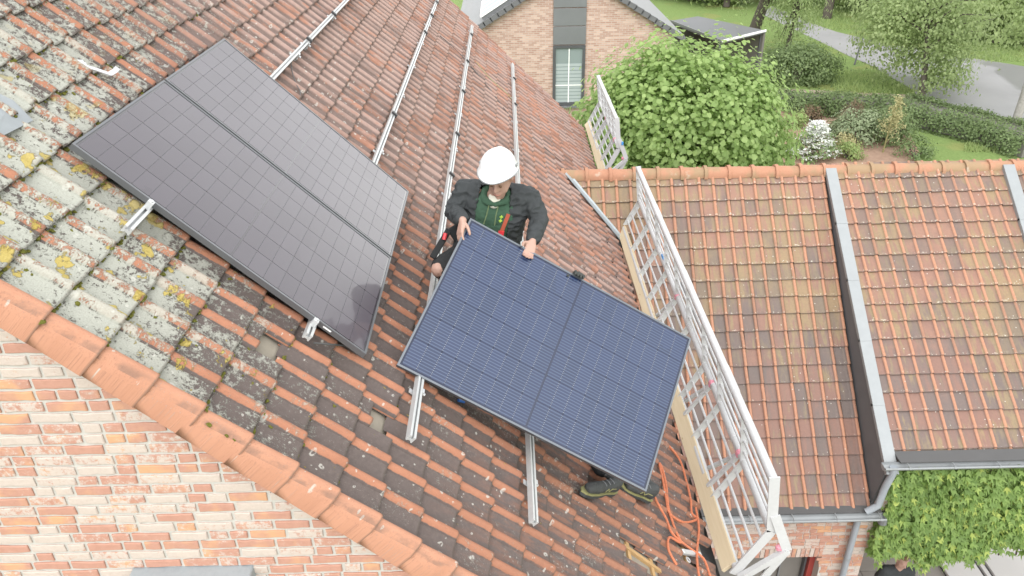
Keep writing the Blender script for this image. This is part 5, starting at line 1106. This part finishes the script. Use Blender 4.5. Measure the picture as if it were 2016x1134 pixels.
def person_below():
    Y = 4.12; s = ypx(1768, 1119, Y); x = s[0]; zs = s[2]; g = GROUND+0.024; H = zs-g
    t = thing('person', (x, Y, g), 'person in dark and green polo shirt standing under the creeper at the bottom edge', 'person')
    q = lambda dx, dy, fz: np.array([x+dx, Y+dy, g+fz*H])
    c = q(0, -0.02, 1.0)+np.array([0, 0, 0.20]); hp, P = head_parts(c, (0.1, -1, -0.25), (0, -0.2, 1))
    sL, sR = q(-0.18, 0, 0.985), q(0.18, 0, 0.985); eL, eR = q(-0.25, 0.03, 0.79), q(0.25, 0.03, 0.79); wL, wR = q(-0.22, -0.10, 0.62), q(0.22, -0.10, 0.62)
    body = hp+[[(c-np.array([0, 0, .07]), 0.052), (q(0, 0, 1.0), 0.06)], [(sL, 0.055), (sR, 0.055), (q(0, 0, 0.8), 0.13)], [(q(0, 0, 0.8), 0.12), (q(0, 0, 0.62), 0.13)], [(sL, 0.05), (eL, 0.042)], [(eL, 0.042), (wL, 0.028)], [(sR, 0.05), (eR, 0.042)], [(eR, 0.042), (wR, 0.028)]]
    for k in (-1, 1): body += [[(q(0.09*k, 0, 0.6), 0.09), (q(0.10*k, -0.01, 0.33), 0.06)], [(q(0.10*k, -0.01, 0.33), 0.06), (q(0.10*k, 0.02, 0.06), 0.04)]]
    body += hand(wL, (0, -0.2, -1), (1, 0, 0), (0, -1, 0), 0.95)+hand(wR, (0, -0.2, -1), (-1, 0, 0), (0, -1, 0), 0.95)
    fused('body', body, 0.009, M['skin'], t, 2)
    fused('shirt', [[(sL, 0.07), (sR, 0.07), (q(-0.09, 0, 0.8), 0.12), (q(0.09, 0, 0.8), 0.12)], [(q(-0.08, 0, 0.8), 0.125), (q(0.08, 0, 0.8), 0.125), (q(-0.07, 0, 0.6), 0.125), (q(0.07, 0, 0.6), 0.125)], [(sL, 0.07), (sL*0.4+eL*0.6, 0.065)], [(sR, 0.07), (sR*0.4+eR*0.6, 0.065)]], 0.009, M['jacket'], t, 3, 0.005, 12)
    fused('hair', [[(P(-0.03, 0, 0.055), 0.086), (P(0.02, 0, 0.075), 0.062), (P(-0.07, 0, -0.02), 0.05)]], 0.010, M['hair'], t, 2)
    sp = MB(); sp.box(q(0.14, -0.10, 0.85), (0.05, 0.05, 0.3*H/1.4)); sp.build('green_panel', M['hoodie'], t, bevel=0.02)
    lg = MB()
    for dx, dz in ((0, 0), (0.022, -.012), (-0.0, -.03)): lg.box(q(-0.055+dx, -0.135, 0.905)+np.array([0, 0, dz]), (0.012, 0.006, 0.012))
    lg.build('print', M['white'], t)
    fused('trousers', [[(q(-0.07, 0, 0.6), 0.13), (q(0.07, 0, 0.6), 0.13)]]+[[(q(0.09*k, 0, 0.58), 0.10), (q(0.10*k, -0.01, 0.33), 0.075)] for k in (-1, 1)]+[[(q(0.10*k, -0.01, 0.33), 0.075), (q(0.10*k, 0.02, 0.05), 0.06)] for k in (-1, 1)], 0.012, M['shorts'], t, 2)
    for k in (-1, 1): fused('boot', [[(q(0.10*k, 0.04, 0.03), 0.045), (q(0.10*k, -0.14, 0.025), 0.038), (q(0.1*k, 0.02, 0.09), 0.045)]], 0.010, M['boot'], t, 1)
person_below()
# paving and pale slabs beneath the creeper annex
patio = bpy.data.objects['patio']
for i in range(4):
    for j in range(4):
        m = MB(); m.box((7.0+i*0.45, 4.35+j*0.6, GROUND+0.035), (0.442, 0.592, 0.03)); m.build('paving_slab', M['paving'], patio, bevel=0.004)
pr = thing('concrete_ramp', (9.3, 5.2, GROUND), 'pale concrete floor strips with dark channels at the bottom right corner', 'floor strips')
gx = [gpx(px, 1124, GROUND+0.1)[0] for px in (1862, 1930, 1937, 1946, 1953, 2060)]
for k, (x0, x1) in enumerate(((gx[0], gx[1]), (gx[2], gx[3]), (gx[4], gx[5]))): MB().box(((x0+x1)/2, 5.3, GROUND+0.06), (x1-x0, 2.6, 0.08)).build('concrete_strip', M['concrete'], pr, bevel=0.006)
MB().box(((gx[0]+gx[5])/2, 5.3, GROUND+0.035), (gx[5]-gx[0], 2.6, 0.03)).build('drain_channel', M['blackgut'], pr)

# ================================================================== BACK HOUSE
YB = 26.0
bh = thing('brick_gable_house', (5, YB, GROUND), 'pinkish brick house with grey slate roof and tall narrow window behind the roof', 'house')
cxl, cxr = ypx(1089, 60, YB), ypx(1153.5, 60, YB); cx = (cxl[0]+cxr[0])/2
ra, rb = ypx(1225, 2, YB), ypx(1328, 68, YB); tanp = (ra[2]-rb[2])/(rb[0]-ra[0])
zap = ra[2]+(ra[0]-cx)*tanp; hw = rb[0]-cx; zev = rb[2]
w = MB(); w.prism([(cx-hw, YB, GROUND), (cx+hw, YB, GROUND), (cx+hw, YB, zev), (cx, YB, zap), (cx-hw, YB, zev)], (0, 9, 0)); w.build('gable_wall', M['farbrick'], bh)
for s in (-1, 1):
    d = nrm((s*1.0, 0, -tanp)); nn = np.array([-d[2]*s, 0, d[0]*s]); nn = nn if nn[2] > 0 else -nn; apex = np.array([cx, YB-0.14, zap+0.02]); Ls = (hw+0.35)/d[0]*s; m = MB(); m.prism([apex, apex+d*Ls, apex+d*Ls+VR*9.3, apex+VR*9.3], nn*0.10); sl = m.build('roof_slope', M['slate'], bh)
    k = int(Ls/0.30)
    for i in range(k):
        a = apex+d*(i*0.30)+nn*0.105; m = MB(); L0 = 0.34
        q0, q1 = a, a+d*L0+nn*0.028; m.prism([q0+VR*0.02, q1+VR*0.02, q1+VR*9.2, q0+VR*9.2], nn*0.012); m.build('slate_course', M['slate'], sl)
        m = MB(); m.prism([a-VR*0.10-nn*0.16, a+d*0.335-VR*0.10-nn*0.13, a+d*0.335+VR*0.14-nn*0.13+nn*0.17, a+VR*0.14-nn*0.16+nn*0.17][:2]+[a+d*0.335-VR*0.10+nn*0.045, a-VR*0.10+nn*0.02], VR*0.16); m.build('verge_slate', M['cheek'], sl)
MB().tube([(cx, YB-0.1, zap+0.16), (cx, YB+9, zap+0.16)], 0.12, 8).build('roof_ridge', M['cheek'], bh)
zj = [ypx(1120, y, YB)[2] for y in (-90, -52, -20, 15, 51, 88)]; x0, x1 = cxl[0], cxr[0]
for a, b in zip(zj[:-1], zj[1:]): MB().box(((x0+x1)/2, YB-0.03, (a+b)/2), (x1-x0, 0.06, a-b-0.03)).build('cladding_panel', M['greycloth'], bh, bevel=0.008)
zt, zb = ypx(1120, 89, YB)[2], ypx(1118, 206, YB)[2]; win = MB(); fw = 0.10
for c, s in (((x0+fw/2, (zt+zb)/2), (fw, zt-zb)), ((x1-fw/2, (zt+zb)/2), (fw, zt-zb)), (((x0+x1)/2, zt-fw/2), (x1-x0-2*fw, fw)), (((x0+x1)/2, zb+fw/2), (x1-x0-2*fw, fw))): win.box((c[0], YB-0.03, c[1]), (s[0], 0.08, s[1]))
wd = win.build('window', M['darkframe'], bh)
MB().box(((x0+x1)/2, YB-0.008, (zt+zb)/2), (x1-x0-2*fw, 0.01, zt-zb-2*fw)).build('pane', M['glass'], wd)
for k in range(13):
    z = zt-0.72-k*0.135
    if z > zb+0.15: MB().box(((x0+x1)/2, YB-0.019, z), (x1-x0-2*fw-0.04, 0.008, 0.105)).build('blind_slat', M['blind'], wd)
MB().box(((x0+x1)/2, YB-0.03, (zt+zb)/2), (0.035, 0.012, zt-zb-2*fw)).build('mullion', M['white'], wd); MB().box(((x0+x1)/2, YB-0.031, zt+(zb-zt)*0.66), (x1-x0-2*fw, 0.012, 0.035)).build('transom', M['white'], wd)
MB().box(((x0+x1)/2, YB-0.08, zb-0.05), (x1-x0+0.1, 0.2, 0.06)).build('window_sill', M['greycloth'], bh)
# white-framed rack on its left slope
d = nrm((-1.0, 0, -tanp)); nn = nrm((-tanp, 0, 1.0)); d0 = np.array([cx, YB, zap+0.02])@nn+0.30
pl_ = lambda px, py: onplane((px, py), nn, d0)
A0 = pl_(947, 33); A1 = A0-d*2.6; rk = MB(); yl = VR*3.2
rk.bar(A0, A1, 0.06, 0.05, nn); rk.bar(A0, A0+yl, 0.06, 0.05, nn); rk.bar(A1, A1+yl, 0.06, 0.05, nn); rk.bar(A0+yl, A1+yl, 0.06, 0.05, nn); rkk = rk.build('rooflight', M['white'], bh)
for f_ in (0.25, 0.5, 0.75): MB().bar(A0+yl*f_, A1+yl*f_, 0.04, 0.04, nn).build('glazing_bar', M['white'], rkk)
MB().prism([A0, A1, A1+yl, A0+yl], -nn*0.02).build('pane', M['blind'], rkk)
MB().prism([A0-nn*0.03, A1-nn*0.03, A1+yl-nn*0.03, A0+yl-nn*0.03], -nn*0.24).build('upstand', M['greycloth'], rkk)
# flat-roofed carport
fp = thing('flat_carport', gpx(1440, 110), 'open carport with flat dark roof beside the brick house, half behind the leafy tree', 'carport')
Q = [onplane(p, (0, 0, 1), -6.5) for p in ((1320, 41), (1374, 32), (1508, 60), (1421, 81))]
MB().prism(Q, (0, 0, -0.12)).build('roof', M['roofing'], fp)
MB().bar(Q[3]+np.array([0, -.02, 0]), Q[2]+np.array([0, -.02, 0]), 0.04, 0.10).build('roof_edge_trim', M['white'], fp)
MB().bar(Q[0]+np.array([0, -.02, 0]), Q[3]+np.array([0, -.02, 0]), 0.04, 0.10).build('roof_edge_trim', M['greycloth'], fp)
for q in (Q[3]*0.97+Q[1]*0.03, Q[2]*0.96+Q[0]*0.04, Q[1], Q[0]*0.96+Q[2]*0.04): MB().box((q[0], q[1], (GROUND-6.62)/2), (0.12, 0.12, -6.62-GROUND)).build('post', M['darkframe'], fp)
bw = MB(); bw.prism([(Q[0][0], Q[0][1], GROUND), (Q[1][0], Q[1][1], GROUND), (Q[1][0], Q[1][1], -6.65), (Q[0][0], Q[0][1], -6.65)], (0.05, 0.1, 0)); bw.prism([(Q[1][0], Q[1][1], GROUND), (Q[2][0], Q[2][1], GROUND), (Q[2][0], Q[2][1], -6.65), (Q[1][0], Q[1][1], -6.65)], (-0.1, -0.05, 0)); bw.build('rear_screen', M['dim'], fp)

# ================================================================== GARDEN AND TREES
c = ypx(1338, 205, 14.3); 
tree('leafy_tree', 'large bright green broad-leaved tree between the annex ridge and brick house', (c[0], 14.3, GROUND), (c[0], 14.3, -6.1), (2.5, 2.1, 3.35), 1150, 48, 0.24, 0.108, M['hazel'], M['bark'], 0.16, 0.9, shell=0.72, fold=0.22, nl=26, floor=-9.0)
lt = bpy.data.objects['leafy_tree']
P, Nn, _ = clumps((c[0]+1.25, 14.3, -5.3), (1.35, 1.3, 2.2), 260, 46, 0.24, 0.65); leaves('side_crown', P, Nn, 0.108*(0.6+0.7*rng.random(len(P))), M['hazel'], lt, 0.9, 0.22, kind='stuff')
b = gpx(1470, 100); tree('willow_tree', 'dark drooping tree behind the flat carport roof', b, (b[0]+1.0, b[1]-1.0, GROUND+5.2), (3.3, 2.6, 3.2), 130, 55, 0.5, 0.17, M['birch'], M['bark'], 0.32, 0.35, hang=True, group='trees along the road', shell=0.3)
b = gpx(1545, 118); tree('willow_tree', 'slender drooping tree at the near road edge right of the carport', b, (b[0]+0.2, b[1], GROUND+2.9), (1.5, 1.3, 2.6), 60, 55, 0.42, 0.16, M['birch'], M['bark'], 0.14, 0.35, hang=True, group='trees along the road', shell=0.2)
b = gpx(1627, 36); tree('verge_tree', 'tall tree with bare lower trunk on the grass verge across the road', b, (b[0], b[1], GROUND+8.0), (3.6, 3.0, 3.4), 90, 50, 0.6, 0.24, M['birch'], M['bark'], 0.26, 0.7, group='trees along the road', shell=0.3)
b = gpx(1990, 272); tree('birch_tree', 'white-barked birch by the dark hedge at the right edge', b, (b[0]+0.2, b[1]+0.8, GROUND+6.3), (3.2, 2.8, 3.0), 170, 60, 0.42, 0.13, M['birch'], M['birchbark'], 0.15, 0.7, hang=True, group='trees along the road', shell=0.3)
b = gpx(1813, 207); cc0 = W(1815, 50, 36.5)
tree('birch_tree', 'wide drooping birch standing at the corner of path and road', b, (cc0[0], cc0[1], cc0[2]), (3.4, 2.4, 2.3), 210, 60, 0.42, 0.14, M['birch'], M['bark'], 0.13, 0.65, hang=True, group='trees along the road', shell=0.3)
tb = [o for o in bpy.data.objects if o.name.startswith('birch_tree')][-1]
c1 = W(1852, 140, 35.0); P, Nn, _ = clumps(c1, (1.35, 0.9, 1.05), 26, 60, 0.32, 0.2); leaves('low_branch', P, Nn, 0.11+0.06*rng.random(len(P)), M['birch'], tb, 0.6, droop=np.array([0, 0, -1.0]), kind='stuff')
for px, py, lab, mat, rr, hh in ((1700, 22, 'rounded green tree across the road at the top edge, left of the birches', 'lime', 3.2, 3.2), (1772, 34, 'dense green tree across the road behind the drooping birch', 'lime', 3.6, 3.8), (1872, 58, 'green tree across the road between the two birches', 'birch', 3.4, 3.6), (1962, 84, 'dark green tree across the road behind the white-barked birch', 'lime', 3.2, 3.0), (2060, 100, 'green tree across the road at the far right edge', 'birch', 3.4, 3.6), (1430, 14, 'green tree beyond the carport roof at the top edge', 'lime', 3.4, 3.4), (1360, 2, 'far green tree above the slate roof corner', 'birch', 3.4, 2.6), (1545, 4, 'far green tree at the top edge behind the willow', 'lime', 3.6, 3.0), (1640, -8, 'far green tree behind the verge trunk at the top edge', 'birch', 4.0, 3.6)):
    b = gpx(px, py); tree('roadside_tree', lab, b, (b[0], b[1]+1.2, GROUND+hh*0.9), (rr, rr*0.8, hh), 110, 55, 0.55, 0.24, M[mat], M['bark'], 0.2, 0.7, group='trees across the road', shell=0.4)
def shrub(name, label, c, radii, ncl, per, rcl, size, mat, cat='shrub', asp=0.6, group=None, **k):
    t = thing(name, (c[0], c[1], GROUND), label, cat, group); P, Nn, cc = clumps((c[0], c[1], GROUND+radii[2]*0.45), radii, ncl, per, rcl, 0.6, floor=GROUND+0.02)
    leaves('foliage', P, Nn, size*(0.7+0.6*rng.random(len(P))), M[mat], t, asp, kind='stuff', **k)
    m = MB()
    for i in range(7):
        e = cc[i % len(cc)]; m.tube([(c[0]+random.uniform(-.1, .1), c[1]+random.uniform(-.1, .1), GROUND), ((c[0]+e[0])/2, (c[1]+e[1])/2, GROUND+radii[2]*0.4), e], [0.03, 0.02, 0.008], 5)
    m.build('stems', M['bark'], t, kind='stuff'); return t
def hedge(label, pts, wd, ht, mat='hedge', n=2600, size=0.10):
    t = thing('clipped_hedge', (*gpx(*pts[0])[:2], GROUND), label, 'hedge', 'clipped hedges by the garden path'); A = [gpx(*p) for p in pts]; C = []; Nn = []
    seg = [np.linalg.norm(b-a) for a, b in zip(A[:-1], A[1:])]; tot = sum(seg)
    for (a, b), L in zip(zip(A[:-1], A[1:]), seg):
        k = int(n*L/tot); d = (b-a)/L; s = np.cross(d, [0, 0, 1.0]); q = rng.random(k)*L; th = (rng.random(k)-0.5)*math.pi*1.05
        sq = lambda x: np.sign(x)*np.abs(x)**0.55
        off = sq(np.sin(th))*wd/2; z = sq(np.clip(np.cos(th), 0, 1))*ht*(0.88+0.12*np.sin(q*1.7)+0.06*rng.standard_normal(k))
        C.append(a+np.outer(q, d)+np.outer(off, s)+np.outer(z, [0, 0, 1.0])+rng.standard_normal((k, 3))*0.05); Nn.append(np.outer(np.sin(th), s)+np.outer(np.cos(th), [0, 0, 1.0])+rng.standard_normal((k, 3))*0.5)
    leaves('foliage', np.concatenate(C), np.concatenate(Nn), size*(0.7+0.6*rng.random(sum(len(c) for c in C))), M[mat], t, 0.6, kind='stuff')
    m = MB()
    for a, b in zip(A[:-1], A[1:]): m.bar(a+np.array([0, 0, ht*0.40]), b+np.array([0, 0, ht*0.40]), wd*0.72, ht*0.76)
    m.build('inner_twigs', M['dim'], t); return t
hedge('low clipped hedge along the near side of the brown path', [(1500, 212), (1600, 214), (1700, 220), (1765, 226)], 1.1, 0.75, n=5200)
hedge('broad dark clipped hedge beside the road at the right edge', [(1760, 226), (1850, 250), (1940, 272), (2040, 305)], 2.3, 0.85, n=9000)
c = gpx(1586, 172); shrub('mound_shrub', 'wide low green mound of shrubbery on the lawn before the road', (c[0], c[1]+1.4), (2.0, 1.7, 1.25), 170, 45, 0.22, 0.13, 'hedge', 'shrub')
c = gpx(1700, 292); shrub('silver_shrub', 'grey-green bushy shrub in the bed right of the white blossom', (c[0], c[1]+0.8), (1.0, 0.8, 0.95), 90, 40, 0.18, 0.09, 'silverleaf')
c = gpx(1765, 292); shrub('green_shrub', 'rounded green shrub in the bed before the broad dark hedge', (c[0], c[1]+0.9), (1.05, 0.9, 0.9), 90, 40, 0.18, 0.09, 'hedge')
c = gpx(1674, 255); shrub('brown_grass_clump', 'upright brown ornamental grass clump in the bed', (c[0], c[1]), (0.42, 0.4, 0.85), 30, 40, 0.14, 0.32, 'brownleaf', 'grass clump', 0.08, shape='blade', droop=np.array([0, 0, 1.6]))
for px, py, r, mt, lab in ((1560, 250, 0.5, 'lime', 'small green shrub at the left end of the soil bed'), (1592, 238, 0.45, 'brownleaf', 'small brownish shrub behind the white blossom'), (1640, 262, 0.42, 'conifer', 'small olive shrub right of the white blossom'), (1660, 290, 0.40, 'straw', 'straw-coloured tuft beside the white blossom'), (1548, 300, 0.6, 'hazel', 'low bright shrub at the foot of the leafy tree'), (1570, 222, 0.5, 'hedge', 'small dark shrub at the left end of the low hedge'), (1625, 228, 0.5, 'conifer', 'olive shrub just in front of the low hedge middle'), (1720, 258, 0.6, 'silverleaf', 'pale grey-green shrub beside the brown grass clump'), (1800, 310, 0.6, 'hedge', 'dark shrub at the right end of the bed above the ridge'), (1670, 312, 0.45, 'lime', 'low green shrub above the zinc capping on the ridge'), (1700, 240, 0.5, 'conifer', 'olive shrub between brown grass and broad hedge')):
    c = gpx(px, py); shrub('small_shrub', lab, (c[0], c[1]), (r, r*0.9, r*0.95), 34, 34, 0.12, 0.08, mt, group='small shrubs in the bed')
c = gpx(1607, 322); vb = shrub('blossom_shrub', 'white-flowering layered shrub just above the annex ridge', (c[0], c[1]+0.5), (0.85, 0.7, 0.85), 60, 30, 0.15, 0.09, 'hedge')
P = []; Nn = []
for k in range(150):
    a = random.uniform(0, 6.28); z = random.random(); r = 0.95*(1-z*0.85)*random.uniform(0.55, 1.05); q = np.array([c[0]+math.cos(a)*r, c[1]+0.5+math.sin(a)*r*0.8, GROUND+0.25+1.2*z]); kk = 26
    P.append(q+rng.standard_normal((kk, 3))*np.array([0.085, 0.085, 0.018])); Nn.append(np.array([0, 0, 1.0])+0.3*rng.standard_normal((kk, 3)))
P = np.concatenate(P); leaves('blossom', P, np.concatenate(Nn), 0.05+0.03*rng.random(len(P)), M['blossom'], vb, 0.9, kind='stuff')
# sapling
c = gpx(1738, 300); sp = thing('young_sapling', c, 'thin pale young sapling with sparse yellowish leaves rising from the bed', 'sapling')
topz = W(1746, 172, np.dot(c-CAM, FW))[2]; m = MB(); m.tube([c, c+np.array([0.05, 0, (topz-GROUND)*0.5]), np.array([c[0]+0.12, c[1], topz])], [0.035, 0.025, 0.008], 6); P = []
for k in range(46):
    z = random.uniform(0.12, 0.98); a = random.uniform(0, 6.28); s = np.array([c[0]+0.12*z, c[1], GROUND+(topz-GROUND)*z]); L = 0.75*(1.05-z); e = s+np.array([math.cos(a)*L, math.sin(a)*L, L*0.7]); m.tube([s, e], [0.009, 0.003], 4)
    P += [s+(e-s)*random.uniform(0.3, 1)+0.07*rng.standard_normal(3) for _ in range(16)]
m.build('stem', M['straw'], sp); leaves('leaves', np.array(P), rng.standard_normal((len(P), 3))+np.array([0, 0, 0.6]), 0.06+0.03*rng.random(len(P)), M['straw'], sp, 0.5, kind='stuff')
a, b = gpx(1682, 128), W(1699, 72, np.dot(gpx(1682, 128)-CAM, FW)); o = MB().tube([a, b], 0.045, 8).build('marker_post', M['darkframe'], None, smooth=True); o['label'] = 'leaning thin dark post at the near road edge'; o['category'] = 'post'
# rough grass tufts on the lawn and verges
P = []; 
for (xa, ya, xb, yb, k) in ((1640, 140, 1800, 186, 1500), (1590, 20, 1700, 60, 900), (1900, 285, 2016, 300, 500), (1900, 95, 2016, 122, 700), (1560, 80, 1640, 120, 700)):
    for _ in range(k): P.append(gpx(random.uniform(xa, xb), random.uniform(ya, yb))+np.array([0, 0, 0.07]))
P = np.array(P)
def on_road(p):
    x, y, _ = proj(p)[0]; poly = road_near+road_far; inn = False; j = len(poly)-1
    for i in range(len(poly)):
        if (poly[i][1] > y) != (poly[j][1] > y) and x < (poly[j][0]-poly[i][0])*(y-poly[i][1])/(poly[j][1]-poly[i][1])+poly[i][0]: inn = not inn
        j = i
    return inn
P = np.array([p for p in P if not on_road(p)])
leaves('grass_tufts', P, rng.standard_normal((len(P), 3))*0.6+np.array([0, -1.0, 0.3]), 0.16+0.12*rng.random(len(P)), M['lime'], None, 0.25, shape='blade', droop=np.array([0, 0, 2.0]), label='rough green grass on the lawn and road verges', category='grass', kind='stuff')
